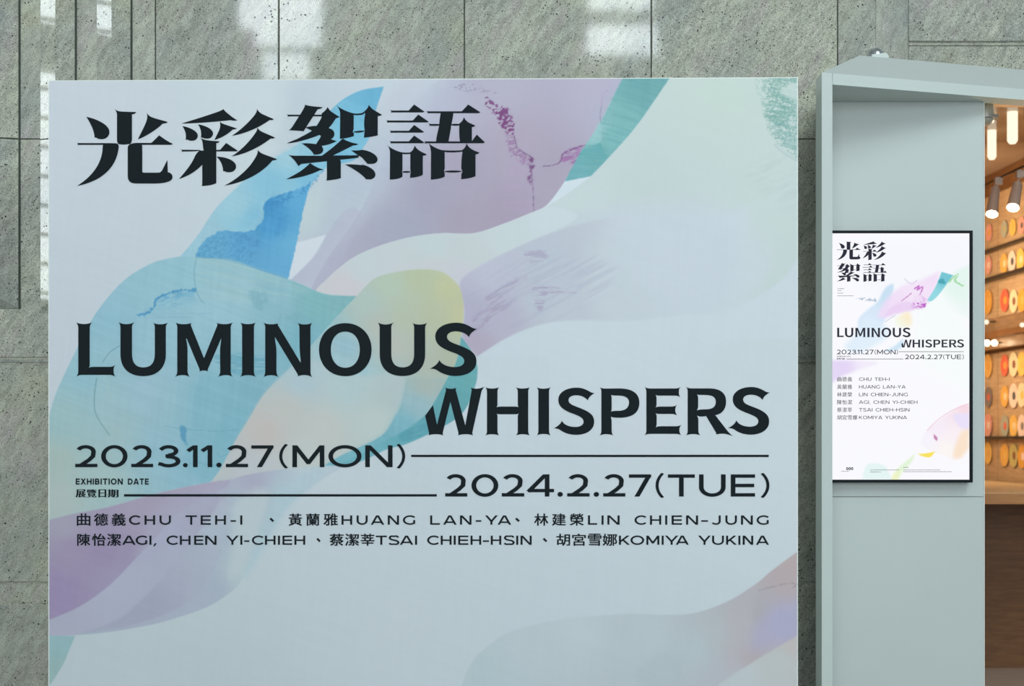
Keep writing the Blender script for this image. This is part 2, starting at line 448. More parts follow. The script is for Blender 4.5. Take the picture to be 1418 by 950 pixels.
class Paint:
    """colour field on a regular grid in photograph pixels (flat print on the board / screen)"""
    def __init__(s, x0, x1, y0, y1, step):
        s.gx = np.arange(x0, x1 + step * .5, step); s.gy = np.arange(y0, y1 + step * .5, step)
        s.gx[-1] = x1; s.gy[-1] = y1
        s.X, s.Y = np.meshgrid(s.gx, s.gy)
        s.st = step
        s.C = np.zeros(s.X.shape + (3,))
    def field(s, cols, sl, p=2.6):
        X, Y = s.X[sl], s.Y[sl]
        if len(cols) == 1: return np.ones(X.shape + (3,)) * np.array(cols[0][-3:], float)
        W = np.zeros(X.shape); A = np.zeros(X.shape + (3,))
        for x, y, r, g, b in cols:
            w = 1.0 / ((X - x)**2 + (Y - y)**2 + 60.0) ** (p / 2)
            W += w; A += w[..., None] * np.array((r, g, b), float)
        return A / W[..., None]
    def fbm(s, sl, sx, sy, ang=0.0, seed=1, octv=3):
        c, d = math.cos(ang), math.sin(ang)
        X, Y = s.X[sl], s.Y[sl]
        u = (X*c + Y*d) / sx; v = (-X*d + Y*c) / sy
        o = 0; amp = .5; tot = 0
        for k in range(octv):
            o = o + amp * vnoise(u * 2**k + 31.7*k, v * 2**k + 11.3*k, seed + k); tot += amp; amp *= .55
        return o / tot
    def sdist(s, poly, R):
        """signed distance (inside > 0) clamped to R, for the window around poly"""
        x0, y0 = poly.min(0) - R; x1, y1 = poly.max(0) + R
        i0, i1 = np.searchsorted(s.gx, [x0, x1]); j0, j1 = np.searchsorted(s.gy, [y0, y1])
        sl = (slice(j0, j1), slice(i0, i1))
        gx, gy = s.gx[i0:i1], s.gy[j0:j1]
        D = np.full((len(gy), len(gx)), float(R)); inside = np.zeros(D.shape, bool)
        a = poly; b = np.roll(poly, -1, 0)
        for j, y in enumerate(gy):
            m = (a[:, 1] <= y) != (b[:, 1] <= y)
            if m.any():
                xs = np.sort(a[m, 0] + (y - a[m, 1]) / (b[m, 1] - a[m, 1]) * (b[m, 0] - a[m, 0]))
                inside[j] = np.searchsorted(xs, gx) % 2 == 1
        for p, q in zip(a, b):
            k0, k1 = np.searchsorted(gx, [min(p[0], q[0]) - R, max(p[0], q[0]) + R])
            l0, l1 = np.searchsorted(gy, [min(p[1], q[1]) - R, max(p[1], q[1]) + R])
            if k0 >= k1 or l0 >= l1: continue
            X, Y = np.meshgrid(gx[k0:k1], gy[l0:l1])
            d = q - p; L2 = max((d**2).sum(), 1e-9)
            t = np.clip(((X - p[0])*d[0] + (Y - p[1])*d[1]) / L2, 0, 1)
            dd = np.hypot(X - p[0] - t*d[0], Y - p[1] - t*d[1])
            D[l0:l1, k0:k1] = np.minimum(D[l0:l1, k0:k1], dd)
        return sl, np.where(inside, D, -D)
    def layer(s, pts, cols, soft=1.2, alpha=1.0, rough=0.0, rs=6.0, seed=3, grain=None, fade=None, raw=False):
        """soft: edge width px; rough: ragged edge amplitude; grain=(sx,sy,ang,lo,hi): brushed coverage;
        fade=(x0,y0,x1,y1): coverage runs 1 -> 0 from first to second point"""
        poly = np.array([p[:2] for p in pts], float) if raw else curve_pts(pts)
        sl, D = s.sdist(poly, soft + rough + 1.5)
        if D.size == 0: return
        if rough:
            D = D + (s.fbm(sl, rs, rs, .4, seed, 3) - .5) * 2 * rough
        A = np.clip(.5 + D / soft, 0, 1)
        if soft > 4: A = A*A*(3 - 2*A)
        if grain:
            g = s.fbm(sl, grain[0], grain[1], grain[2], seed + 40, 3)
            A = A * np.clip((g - grain[3]) / (grain[4] - grain[3]), 0, 1)
        if fade:
            x0, y0, x1, y1 = fade
            dx, dy = x1 - x0, y1 - y0
            t = ((s.X[sl] - x0)*dx + (s.Y[sl] - y0)*dy) / (dx*dx + dy*dy)
            t = np.clip(t, 0, 1); A = A * (1 - t*t*(3 - 2*t))
        A = (A * alpha)[..., None]
        s.C[sl] = s.C[sl] * (1 - A) + s.field(cols, sl) * A
    def line(s, pts, w, col, alpha=1.0, rough=0.0, soft=1.0, seed=5):
        c = curve_pts(pts, closed=False)
        t = np.gradient(c, axis=0); t /= np.maximum(np.hypot(t[:, 0], t[:, 1])[:, None], 1e-6)
        n = np.stack([-t[:, 1], t[:, 0]], 1) * w / 2
        s.layer([tuple(p) for p in np.concatenate([c + n, (c - n)[::-1]])], [col], soft=soft, alpha=alpha, rough=rough, rs=3, seed=seed, raw=True)
    def mesh(s, name, tf, mat, parent, colors):
        """grid mesh with the colour field stored per vertex; tf maps pixel arrays to world xyz arrays"""
        ny, nx = s.X.shape
        org = parent_loc(parent)
        V = np.stack(tf(s.X.ravel(), s.Y.ravel()), 1) - np.array(org)
        me = bpy.data.meshes.new(name)
        idx = np.arange(nx * ny).reshape(ny, nx)
        q = np.stack([idx[1:, :-1], idx[1:, 1:], idx[:-1, 1:], idx[:-1, :-1]], -1).reshape(-1, 4)
        me.vertices.add(len(V)); me.vertices.foreach_set('co', V.ravel().astype(np.float32))
        me.loops.add(q.size); me.loops.foreach_set('vertex_index', q.ravel().astype(np.int32))
        me.polygons.add(len(q)); me.polygons.foreach_set('loop_start', np.arange(0, q.size, 4, dtype=np.int32))
        me.update()
        at = me.color_attributes.new('print', 'FLOAT_COLOR', 'POINT')
        c = np.ones((len(V), 4), np.float32); c[:, :3] = colors.reshape(-1, 3)
        at.data.foreach_set('color', c.ravel())
        me.materials.append(mat)
        o = bpy.data.objects.new(name, me); COL.objects.link(o); o.parent = parent
        return o

def svg(d):
    """tiny SVG path reader: M L C Z -> list of contours (points)"""
    tok = d.replace(',', ' ').replace('M', ' M ').replace('L', ' L ').replace('C', ' C ').replace('Z', ' Z ').split()
    out = []; cur = []; i = 0; cmd = None
    while i < len(tok):
        t = tok[i]
        if t in 'MLCZ':
            cmd = t; i += 1
            if t == 'Z': out.append(cur); cur = []
            elif t == 'M': cur = []
            continue
        if cmd in 'ML':
            cur.append((float(tok[i]), float(tok[i+1]))); i += 2
        else:
            p0 = cur[-1]; v = [float(a) for a in tok[i:i+6]]; i += 6
            L = abs(v[4]-p0[0]) + abs(v[5]-p0[1])
            n = 4 if L < 60 else (7 if L < 250 else 12)
            for k in range(1, n + 1):
                t_ = k / n; u = 1 - t_
                cur.append((u**3*p0[0]+3*u*u*t_*v[0]+3*u*t_*t_*v[2]+t_**3*v[4], u**3*p0[1]+3*u*u*t_*v[1]+3*u*t_*t_*v[3]+t_**3*v[5]))
    if cur: out.append(cur)
    return out

def fill(contours):
    """triangulate contours (with holes) -> (Nx2 points, faces)"""
    cu = bpy.data.curves.new('tmp_fill', 'CURVE'); cu.dimensions = '2D'; cu.fill_mode = 'BOTH'
    for c in contours:
        cc = [c[0]]
        for p in c[1:]:
            if abs(p[0]-cc[-1][0]) + abs(p[1]-cc[-1][1]) > 1e-4: cc.append(p)
        if abs(cc[0][0]-cc[-1][0]) + abs(cc[0][1]-cc[-1][1]) < 1e-4: cc.pop()
        sp = cu.splines.new('POLY'); sp.points.add(len(cc) - 1)
        for k, p in enumerate(cc): sp.points[k].co = (p[0] * .01, p[1] * .01, 0, 1)
        sp.use_cyclic_u = True
    ob = bpy.data.objects.new('tmp_fill', cu)
    me = ob.to_mesh()
    n = len(me.vertices)
    V = np.empty(n * 3, np.float32); me.vertices.foreach_get('co', V)
    V = V.reshape(-1, 3)[:, :2].astype(float) * 100
    Fs = [tuple(p.vertices) for p in me.polygons]
    ob.to_mesh_clear(); bpy.data.objects.remove(ob); bpy.data.curves.remove(cu)
    return V, Fs

class Text:
    """gathers flat lettering in photograph pixels"""
    def __init__(s): s.V = []; s.F = []; s.n = 0; s.K = []
    def add(s, V, Fs):
        s.V.append(np.asarray(V, float)); s.F += [tuple(i + s.n for i in f) for f in Fs]; s.n += len(V)
        s.K += [len(s.V) % 12] * len(V)   # each stroke its own film height, so overlapping strokes never coincide
    def bbox(s):
        A = np.concatenate(s.V); return A[:, 0].min(), A[:, 0].max(), A[:, 1].min(), A[:, 1].max()
    def fitted(s, x0, x1, y0, y1):
        a, b, c, d = s.bbox(); t = Text()
        V = np.concatenate(s.V); V = np.stack([x0 + (V[:, 0]-a)/(b-a)*(x1-x0), y0 + (V[:, 1]-c)/(d-c)*(y1-y0)], 1)
        t.add(V, s.F); t.K = list(s.K); return t
    def merge(s, o): s.add(np.concatenate(o.V), o.F); s.K[-len(o.K):] = o.K
    def build(s, name, tf, mat, parent):
        V = np.concatenate(s.V); W = np.stack(tf(V[:, 0], V[:, 1]), 1) - np.array(parent_loc(parent))
        W[:, 1] -= np.array(s.K) * 3e-5
        me = bpy.data.meshes.new(name)
        me.from_pydata([tuple(v) for v in W.tolist()], [], s.F); me.materials.append(mat); me.update()
        o = bpy.data.objects.new(name, me); COL.objects.link(o); o.parent = parent
        return o
def rect_text(x0, x1, y0, y1):
    t = Text(); t.add([(x0, y0), (x1, y0), (x1, y1), (x0, y1)], [(0, 1, 2, 3)]); return t

# stroke-drawn wide sans (cap height 1, y up); w = outer width, h = half pen
def arc(cx, cy, rx, ry, a0, a1, n=16):
    return [(cx + rx*math.cos(math.radians(a0 + (a1-a0)*k/n)), cy + ry*math.sin(math.radians(a0 + (a1-a0)*k/n))) for k in range(n + 1)]
def latin(ch, w, t):
    h = t / 2; l, r, b, u = h, w - h, h, 1 - h; o = .012
    if ch in 'O0': return [arc(w/2, .5, w/2-h, .5-h+o, 0, 360, 36)]
    if ch == 'C': R = (w - h) / 1.80; return [arc(h + R, .5, R, .5-h+o, 42, 318, 26)]
    if ch == 'G':
        R = (w - h) / 1.84; return [arc(h + R, .5, R, .5-h+o, 42, 308, 24) + [(r, .16)], [(r, .10), (r, .50)]]
    if ch == 'I': return [[(w/2, 0), (w/2, 1)]]
    if ch == 'L': return [[(l, 0), (l, 1)], [(0, b), (w, b)]]
    if ch == 'E': return [[(l, 0), (l, 1)], [(0, b), (w, b)], [(0, u), (w, u)], [(0, .5), (w*.965, .5)]]
    if ch == 'H': return [[(l, 0), (l, 1)], [(r, 0), (r, 1)], [(l, .5), (r, .5)]]
    if ch == 'T': return [[(0, u), (w, u)], [(w/2, 0), (w/2, 1)]]
    if ch == 'U': R = w/2 - h; return [[(l, 1), (l, .42)] + arc(w/2, .42, R, .42-h+o, 180, 360, 18) + [(r, 1)]]
    if ch == 'N': return [[(l, 0), (l, 1)], [(r, 0), (r, 1)], [(l*.7, 1.05), (w-l*.7, -.05)]]
    if ch == 'M': return [[(l, 0), (l, 1)], [(r, 0), (r, 1)], [(l*.6, 1.05), (w/2+.02, .16)], [(w-l*.6, 1.05), (w/2-.02, .16)]]
    if ch == 'A': return [[(h*.4, -.08), (w/2+.01, 1.08)], [(w-h*.4, -.08), (w/2-.01, 1.08)], [(w*.2, .27), (w*.8, .27)]]
    if ch == 'Y': return [[(h*.3, 1.08), (w/2, .36)], [(w-h*.3, 1.08), (w/2, .36)], [(w/2, 0), (w/2, .42)]]
    if ch == 'K': return [[(l, 0), (l, 1)], [(l, .32), (w-h*.6, 1.08)], [(w*.36, .56), (w-h*.3, -.08)]]
    if ch == 'X': return [[(h*.3, -.08), (w-h*.6, 1.08)], [(h*.6, 1.08), (w-h*.3, -.08)]]
    if ch == 'J': R = (r - 0)/2; return [[(r, 1), (r, .36)] + arc(r-R*.95, .36, R*.95, .36-h+o, 0, -150, 14)]
    if ch == 'D': return [[(l, 0), (l, 1)], [(0, u), (w*.42, u)] + arc(w*.42, .5, w*.58-h, .5-h, 90, -90, 18) + [(0, b)]]
    if ch == 'B': return [[(l, 0), (l, 1)], [(0, u), (w*.58, u)] + arc(w*.58, .75-h/2, w*.34-h, .25-h/2, 90, -90, 10) + [(0, .5)],
                          [(w*.5, .5), (w*.62, .5)] + arc(w*.62, .25+h/2, w*.38-h, .25-h/2, 90, -90, 10) + [(0, b)]]
    if ch == 'S':
        return [[tuple(p) for p in curve_pts([(r-.01, .80), (w*.74, .945), (w*.5, u+o), (w*.22, .93), (l+.01, .745), (w*.25, .58), (w*.5, .505),
                (w*.76, .425), (r, .265), (w*.78, .075), (w*.48, b-o), (w*.2, .06), (l-.01, .19)], closed=False, sub=5)]]
    if ch == '2':
        R = w*.46 - h
        return [arc(w*.47, .70, R, .30-h+o, 155, -10, 14) + [(w*.80, .50), (w*.62, .33), (w*.2, h*.6)], [(0, b), (w, b)]]
    if ch == '3':
        return [[(w*.02+h, .80)] + arc(w*.47, .745, w*.44-h, .255-h+o, 125, -90, 14)[0:] , [(w*.34, .515), (w*.5, .515)] + arc(w*.48, .27, w*.52-h, .27-h+o, 88, -140, 16) + [(h*.3, .16)]]
    if ch == '4': return [[(w*.735, 0), (w*.735, 1)], [(0, .27), (w, .27)], [(w*.02, .22), (w*.72, 1.04)]]
    if ch == '7': return [[(0, u), (w, u)], [(w-h*.7, .98), (w*.32, -.08)]]
    if ch == '1': return [[(w-h, 0), (w-h, 1)], [(h*.3, .74), (w-h, .97)]]
    if ch == '(': R = (w - t) / .257; return [arc(h + R, .5, R, .82, 138, 222, 14)]
    if ch == ')': R = (w - t) / .257; return [arc(w - h - R, .5, R, .82, 42, -42, 14)]
    if ch == '-': return [[(0, .40), (w, .40)]]
    return []
def clip_y(poly, lo, hi):
    for s_, v in ((1, lo), (-1, hi)):
        out = []
        for i in range(len(poly)):
            a, c = poly[i], poly[(i+1) % len(poly)]
            ia, ic = (a[1]-v)*s_ >= 0, (c[1]-v)*s_ >= 0
            if ia: out.append(a)
            if ia != ic:
                k = (v - a[1]) / (c[1] - a[1]); out.append((a[0]+k*(c[0]-a[0]), v))
        poly = out
        if len(poly) < 3: return []
    return poly
def stroke_glyph(T, ch, x0, x1, ytop, ybot, t=.152, stretch=1.4):
    """draw one character into the pixel box"""
    cap = ybot - ytop
    w = (x1 - x0) / stretch / cap
    if ch == '.':
        T.add([(x0 + (x1-x0)/2*(1+math.cos(a)), ybot + .3 - (x1-x0)/stretch/2*1.25*(1+math.sin(a))) for a in np.linspace(0, 2*math.pi, 16, endpoint=False)], [tuple(range(16))]); return
    if ch == ',':
        T.add([(x0+.45*(x1-x0), ybot-.16*cap), (x1, ybot-.16*cap), (x0+.42*(x1-x0), ybot+.17*cap), (x0, ybot+.17*cap)], [(0, 1, 2, 3)]); return
    if ch == '、':
        T.add([(x0, ytop+.32*cap), (x0+.35*(x1-x0), ytop), (x1, ybot-.35*cap), (x0+.68*(x1-x0), ybot)], [(0, 1, 2, 3)]); return
    if ch == 'I' : w = t
    lo, hi = (-.06, 1.06) if ch in '()' else ((-.02, 1.02) if ch in 'OC0GS23UJ' else (0, 1))
    if ch in '()': t = t * .66
    for pl in latin(ch, w, t):
        p = np.array(pl, float)
        if len(p) < 2: continue
        d = np.diff(p, axis=0); L = np.hypot(d[:, 0], d[:, 1]); keep = np.r_[True, L > 1e-6]; p = p[keep]
        closed = len(p) > 3 and np.hypot(*(p[0]-p[-1])) < 1e-6
        d = np.diff(p, axis=0); d /= np.hypot(d[:, 0], d[:, 1])[:, None]
        nrm = np.stack([-d[:, 1], d[:, 0]], 1)
        m = []
        for i in range(len(p)):
            a = nrm[i-1] if i > 0 else (nrm[-1] if closed else nrm[0])
            c = nrm[i] if i < len(nrm) else (nrm[0] if closed else nrm[-1])
            s_ = a + c; s_ /= max(np.hypot(*s_), 1e-6); m.append(s_ / max(.45, float(s_ @ c)))
        m = np.array(m) * t / 2
        A, B = p + m, p - m
        for i in range(len(p) - 1):
            q = clip_y([tuple(A[i]), tuple(A[i+1]), tuple(B[i+1]), tuple(B[i])], lo, hi)
            if len(q) >= 3:
                T.add([(x0 + x * stretch * cap if ch != 'I' else (x0+x1)/2 + (x-w/2)*stretch*cap, ybot - y * cap) for x, y in q], [tuple(range(len(q)))])

CJK = {
'曲': '581,830 581,640 412,640 412,830 338,830 338,640 98,640 98,-80 169,-80 169,-16 833,-16 833,-76 906,-76 906,640 654,640 654,830;169,57 169,278 338,278 338,57;833,57 654,57 654,278 833,278;412,57 412,278 581,278 581,57;169,350 169,567 338,567 338,350;833,350 654,350 654,567 833,567;412,350 412,567 581,567 581,350',
'德': '318,309 318,247 961,247 961,309;569,220 609,153 641,92 700,117 666,176 625,240;466,170 466,18 487,-50 571,-67 719,-67 789,-41 814,64 782,74 754,88 744,9 712,-7 578,-7 541,-2 533,19 533,170;367,176 331,78 278,-11 337,-44 389,51 426,153;803,163 861,62 902,-33 963,-6 919,87 860,186;748,567 855,567 855,431 748,431;588,567 693,567 693,431 588,431;432,567 533,567 533,431 432,431;243,840 148,725 34,620 55,590 73,560 198,678 311,811;605,843 597,758 327,758 327,696 589,696 577,624 371,624 371,374 919,374 919,624 648,624 661,696 956,696 956,758 672,758 684,839;261,623 155,455 28,314 53,280 74,246 125,300 175,361 175,-80 246,-80 246,459 290,529 329,599',
'義': '687,374 777,330 848,281 891,331 818,378 729,419;250,816 279,777 305,735 99,735 99,675 460,675 460,613 152,613 152,557 460,557 460,493 55,493 55,433 946,433 946,493 537,493 537,557 849,557 849,613 537,613 537,675 903,675 903,735 696,735 756,822 676,842 650,789 618,735 381,735 386,737 357,788 315,840;805,200 758,150 698,105 672,155 649,212 948,212 948,271 633,271 620,342 613,418 540,418 547,342 559,271 340,271 340,348 427,361 503,377 457,424 279,394 67,376 85,326 267,340 267,271 55,271 55,212 267,212 267,139 50,124 58,63 267,82 267,-4 263,-17 248,-21 202,-22 125,-20 139,-50 149,-80 243,-79 301,-70 332,-49 340,-5 340,88 519,105 520,159 340,145 340,212 574,212 602,136 636,68 526,20 409,-17 431,-47 448,-77 563,-36 673,17 759,-54 860,-80 931,-52 962,55 932,67 904,85 893,10 863,-11 797,6 736,55 809,112 870,177',
'黃': '167,409 167,82 330,82 198,20 40,-30 93,-82 254,-28 402,42 340,82 649,82 602,38 765,-22 895,-80 960,-29 824,25 661,82 843,82 843,409 534,409 534,463 951,463 951,528 52,528 52,463 460,463 460,409;288,842 288,764 101,764 101,705 288,705 288,578 719,578 719,705 906,705 906,764 719,764 719,842 643,842 643,764 361,764 361,842;643,705 643,633 361,633 361,705;240,220 460,220 460,137 240,137;534,220 768,220 768,137 534,137;240,353 460,353 460,272 240,272;534,353 768,353 768,272 534,272',
'蘭': '364,222 387,189 406,157 440,173 421,203 397,235;598,235 552,168 582,154 608,182 635,217;465,429 465,374 247,374 247,328 465,328 465,289 279,289 279,103 422,103 326,48 217,9 240,-13 259,-38 367,11 465,78 465,-62 526,-62 526,81 619,20 694,-34 726,10 659,51 567,103 722,103 722,289 526,289 526,328 753,328 753,374 526,374 526,429;380,514 380,468 176,468 176,514;380,556 176,556 176,601 380,601;612,513 827,513 827,468 612,468;612,556 612,600 827,600 827,556;105,649 105,-79 176,-79 176,420 447,420 447,649;827,649 543,649 543,419 827,419 827,7 824,-6 811,-9 722,-8 736,-40 745,-72 819,-70 866,-60 892,-36 899,7 899,649;332,244 470,244 470,148 332,148;522,244 668,244 668,148 522,148;62,779 62,712 288,712 288,666 361,666 361,712 635,712 635,666 708,666 708,712 941,712 941,779 708,779 708,840 635,840 635,779 361,779 361,840 288,840 288,779',
'雅': '705,807 736,730 755,656 602,656 635,737 663,820 597,837 524,645 423,486 450,456 390,456 390,717 465,717 465,788 75,788 75,717 321,717 321,456 150,456 190,674 124,680 98,526 68,384 262,384 156,200 30,58 58,32 82,3 212,159 321,359 321,26 317,11 301,6 178,7 192,-29 200,-65 293,-62 350,-51 381,-25 390,26 390,384 475,384 475,434 528,511 528,-80 596,-80 596,-22 956,-22 956,48 803,48 803,185 929,185 929,250 803,250 803,388 929,388 929,453 803,453 803,588 945,588 945,656 766,656 816,677 795,751 761,830;596,388 736,388 736,250 596,250;596,453 596,588 736,588 736,453;596,185 736,185 736,48 596,48',
'林': '674,841 674,625 494,625 494,553 658,553 559,319 423,136 447,104 468,68 580,218 674,412 674,-78 749,-78 749,419 824,233 913,88 940,119 971,146 856,323 768,553 940,553 940,625 749,625 749,841;234,841 234,625 54,625 54,553 221,553 139,344 29,175 51,142 70,106 158,241 234,414 234,-78 307,-78 307,441 372,356 422,282 471,347 392,440 307,533 307,553 450,553 450,625 307,625 307,841',
'建': '394,755 394,695 581,695 581,620 330,620 330,561 581,561 581,483 387,483 387,422 581,422 581,345 379,345 379,288 581,288 581,209 337,209 337,149 581,149 581,49 652,49 652,149 937,149 937,209 652,209 652,288 899,288 899,345 652,345 652,422 876,422 876,561 945,561 945,620 876,620 876,755 652,755 652,840 581,840 581,755;652,561 809,561 809,483 652,483;652,620 652,695 809,695 809,620;97,393 110,410 135,425 258,425 234,300 200,193 163,261 134,343 78,322 119,213 169,126 109,38 37,-30 66,-54 92,-80 160,-15 218,70 406,-30 653,-55 933,-55 945,-19 962,14 654,13 425,36 249,132 301,290 334,483 292,493 278,492 192,492 267,617 338,758 290,789 266,778 64,778 64,711 237,711 175,589 129,515 97,474 66,454 83,424',
'榮': '427,788 393,732 353,676 399,655 443,705 489,764;149,786 116,717 63,663 110,632 166,694 199,769;864,790 826,731 781,673 828,651 877,703 929,765;564,789 531,720 477,666 524,635 582,696 615,772;460,394 460,290 113,290 113,223 411,223 249,96 43,14 70,-16 93,-49 295,42 460,180 460,-79 534,-79 534,184 700,43 899,-53 924,-18 952,14 749,97 585,223 896,223 896,290 534,290 534,394;681,840 638,652 476,553 499,527 516,497 628,547 697,616 798,548 880,486 84,486 84,323 157,323 157,419 844,419 844,323 920,323 920,486 882,486 930,535 835,601 724,673 741,749 749,840;263,840 219,643 48,542 70,517 86,488 206,537 278,609 351,558 409,512 459,559 388,611 305,665 323,744 331,840',
'陳': '406,588 406,244 556,244 442,117 304,25 331,-3 355,-33 495,72 613,216 613,-80 687,-80 687,219 791,76 919,-29 943,3 970,31 843,120 739,244 902,244 902,588 687,588 687,670 944,670 944,735 687,735 687,839 613,839 613,735 364,735 364,670 613,670 613,588;473,390 613,390 613,300 473,300;687,390 832,390 832,300 687,300;473,531 613,531 613,443 473,443;687,531 832,531 832,443 687,443;81,797 81,-80 148,-80 148,729 279,729 242,615 199,497 272,388 290,297 285,256 269,229 255,223 237,220 179,221 192,188 198,155 265,157 294,163 317,175 348,219 357,290 339,390 267,506 319,637 367,771 318,800 307,797',
'怡': '176,840 176,-79 251,-79 251,840;81,647 62,514 30,390 90,369 122,501 139,639;428,328 428,-79 497,-79 497,-35 799,-35 799,-77 871,-77 871,328;497,32 497,260 799,260 799,32;262,656 301,555 328,462 362,478 376,441 385,407 485,424 861,455 900,380 963,417 882,553 774,697 714,666 768,596 820,520 478,498 577,649 667,819 589,841 498,658 426,544 406,517 389,498 360,584 320,679',
'潔': '690,92 795,17 883,-54 924,-9 836,58 731,129;63,786 136,726 193,664 236,713 177,771 103,828;35,505 113,454 176,402 216,454 151,504 72,550;46,-26 103,-64 166,88 225,249 175,286 110,118;423,125 347,55 246,-5 265,-28 280,-52 386,12 478,91;604,777 604,720 696,720 661,581 572,479 596,459 616,435 718,556 759,720 856,720 846,573 831,518 820,511 806,509 740,512 751,483 756,452 838,453 867,460 889,477 912,554 926,749 927,777;265,548 265,496 391,496 391,425 455,425 455,496 579,496 579,548 455,548 455,603 562,603 562,654 455,654 455,709 574,709 574,762 455,762 455,817 391,817 391,762 270,762 270,709 391,709 391,654 284,654 284,603 391,603 391,548;307,140 369,150 553,163 553,8 550,-1 539,-4 449,-3 462,-30 471,-56 542,-55 589,-47 614,-27 620,7 620,167 840,179 876,125 933,158 877,233 802,314 750,287 803,227 484,210 628,277 769,356 701,387 633,344 469,338 539,376 603,418 545,454 447,386 373,346 337,332 306,326 331,276 384,284 546,295 450,249 386,221 328,200 281,190 296,164',
'蔡': '290,138 195,55 76,-11 106,-37 132,-64 256,14 360,115;633,103 756,19 856,-64 914,-18 811,62 688,142;560,642 501,627 573,483 671,363 350,363 437,461 501,579 456,602 443,599 280,599 304,636 367,636 367,706 629,706 629,636 703,636 703,706 944,706 944,771 703,771 703,840 629,840 629,771 367,771 367,840 293,840 293,771 57,771 57,706 293,706 293,647 243,655 163,555 38,460 63,440 84,416 168,478 237,546 411,546 383,502 351,460 304,492 253,521 216,488 268,456 315,421 268,379 220,416 168,450 128,417 177,383 223,346 131,294 36,257 58,231 77,201 204,258 323,339 323,301 683,301 683,352 786,277 905,224 925,256 949,285 840,327 745,388 826,473 896,569 852,599 839,596 580,596;797,540 752,481 701,427 652,481 610,540;149,230 149,166 463,166 463,-1 460,-12 447,-16 340,-15 355,-48 364,-80 448,-79 504,-70 533,-47 540,-3 540,166 853,166 853,230',
'莘': '423,635 444,597 462,557 130,557 130,490 318,490 260,474 294,404 317,338 55,338 55,269 459,269 459,154 120,154 120,86 459,86 459,-80 536,-80 536,86 880,86 880,154 536,154 536,269 945,269 945,338 672,338 708,403 743,472 682,490 873,490 873,557 547,557 525,607 496,656;326,490 667,490 635,413 597,338 342,338 388,352 363,419;62,750 62,682 288,682 288,606 361,606 361,682 633,682 633,606 706,606 706,682 940,682 940,750 706,750 706,840 633,840 633,750 361,750 361,840 288,840 288,750',
'胡': '845,715 845,558 647,558 647,715;573,784 573,450 551,198 431,-42 465,-61 494,-83 591,79 636,261 845,261 845,21 840,5 824,0 777,-1 699,1 714,-36 723,-73 819,-71 879,-59 909,-31 918,20 918,784;845,491 845,329 643,329 647,450 647,491;100,394 100,-21 174,-21 174,50 464,50 464,394 323,394 323,574 508,574 508,647 323,647 323,841 247,841 247,647 56,647 56,574 247,574 247,394;174,328 390,328 390,116 174,116',
'宮': '313,528 684,528 684,396 313,396;170,245 170,-77 245,-77 245,-36 765,-36 765,-73 842,-73 842,245 488,245 532,334 759,334 759,590 242,590 242,334 444,334 409,245;245,30 245,179 765,179 765,30;424,824 445,785 464,744 82,744 82,518 155,518 155,675 846,675 846,518 922,518 922,744 553,744 528,796 500,846',
'雪': '193,546 193,493 410,493 410,546;171,431 171,377 411,377 411,431;584,431 584,377 831,377 831,431;584,546 584,493 806,493 806,546;76,670 76,453 144,453 144,609 460,609 460,350 534,350 534,609 855,609 855,453 925,453 925,670 534,670 534,738 865,738 865,799 134,799 134,738 460,738 460,670;164,307 164,245 753,245 753,164 187,164 187,105 753,105 753,20 147,20 147,-42 753,-42 753,-82 827,-82 827,307',
'娜': '568,724 568,554 480,554 480,724;336,315 336,250 408,250 368,100 283,-35 306,-57 327,-82 424,75 468,250 565,250 560,76 549,7 537,-9 521,-12 438,-9 450,-44 456,-78 507,-79 549,-76 581,-66 606,-38 627,161 630,753 630,791 342,791 342,724 419,724 419,554 349,554 349,489 419,489 419,437 415,315;567,489 566,315 475,315 479,377 480,436 480,489;688,793 688,-79 752,-79 752,733 875,733 837,595 793,451 863,325 880,220 875,171 860,139 847,131 830,128 779,130 791,97 796,65 827,64 855,66 883,73 905,85 934,134 943,211 926,326 855,458 907,612 954,769 907,796 897,793;178,566 256,566 235,384 198,233 125,297 152,424;56,272 114,222 172,166 112,64 37,-7 62,-35 81,-65 159,11 221,112 247,79 267,49 312,104 285,141 249,182 297,379 321,631 282,637 270,635 189,635 215,840 155,843 145,743 130,635 43,635 43,566 118,566 88,406',
'展': '313,-81 313,-80 377,-58 615,3 615,32 618,65 402,17 402,222 540,222 686,30 916,-81 936,-48 961,-19 839,18 737,76 819,124 897,177 840,217 771,166 691,116 647,166 611,222 950,222 950,288 741,288 741,393 910,393 910,457 741,457 741,550 670,550 670,457 469,457 469,550 400,550 400,457 249,457 249,393 400,393 400,288 221,288 221,222 331,222 331,60 314,8 282,-18 300,-48;469,393 670,393 670,288 469,288;216,727 815,727 815,625 216,625;141,792 141,498 124,227 31,-42 66,-60 98,-81 196,206 216,498 216,559 890,559 890,792',
'覽': '265,275 732,275 732,227 265,227;265,183 732,183 732,134 265,134;265,366 732,366 732,319 265,319;802,584 866,584 866,497 802,497;695,584 758,584 758,497 695,497;592,584 651,584 651,497 592,497;194,412 194,88 337,88 250,14 41,-22 61,-50 75,-80 313,-26 413,88 560,88 560,17 585,-51 681,-67 854,-67 930,-42 957,61 924,70 894,84 883,8 846,-7 688,-7 643,-3 633,18 633,88 806,88 806,412;537,626 537,454 921,454 921,626 801,626 828,648 788,688 735,727 945,727 945,782 641,782 661,829 594,840 549,752 473,670 500,652 525,628 573,676 611,727 691,727 662,705 714,668 759,626;284,708 155,708 155,758 284,758;489,806 89,806 89,454 497,454 497,502 346,502 346,560 460,560 460,708 346,708 346,758 489,758;284,560 284,502 155,502 155,560;155,662 395,662 395,605 155,605',
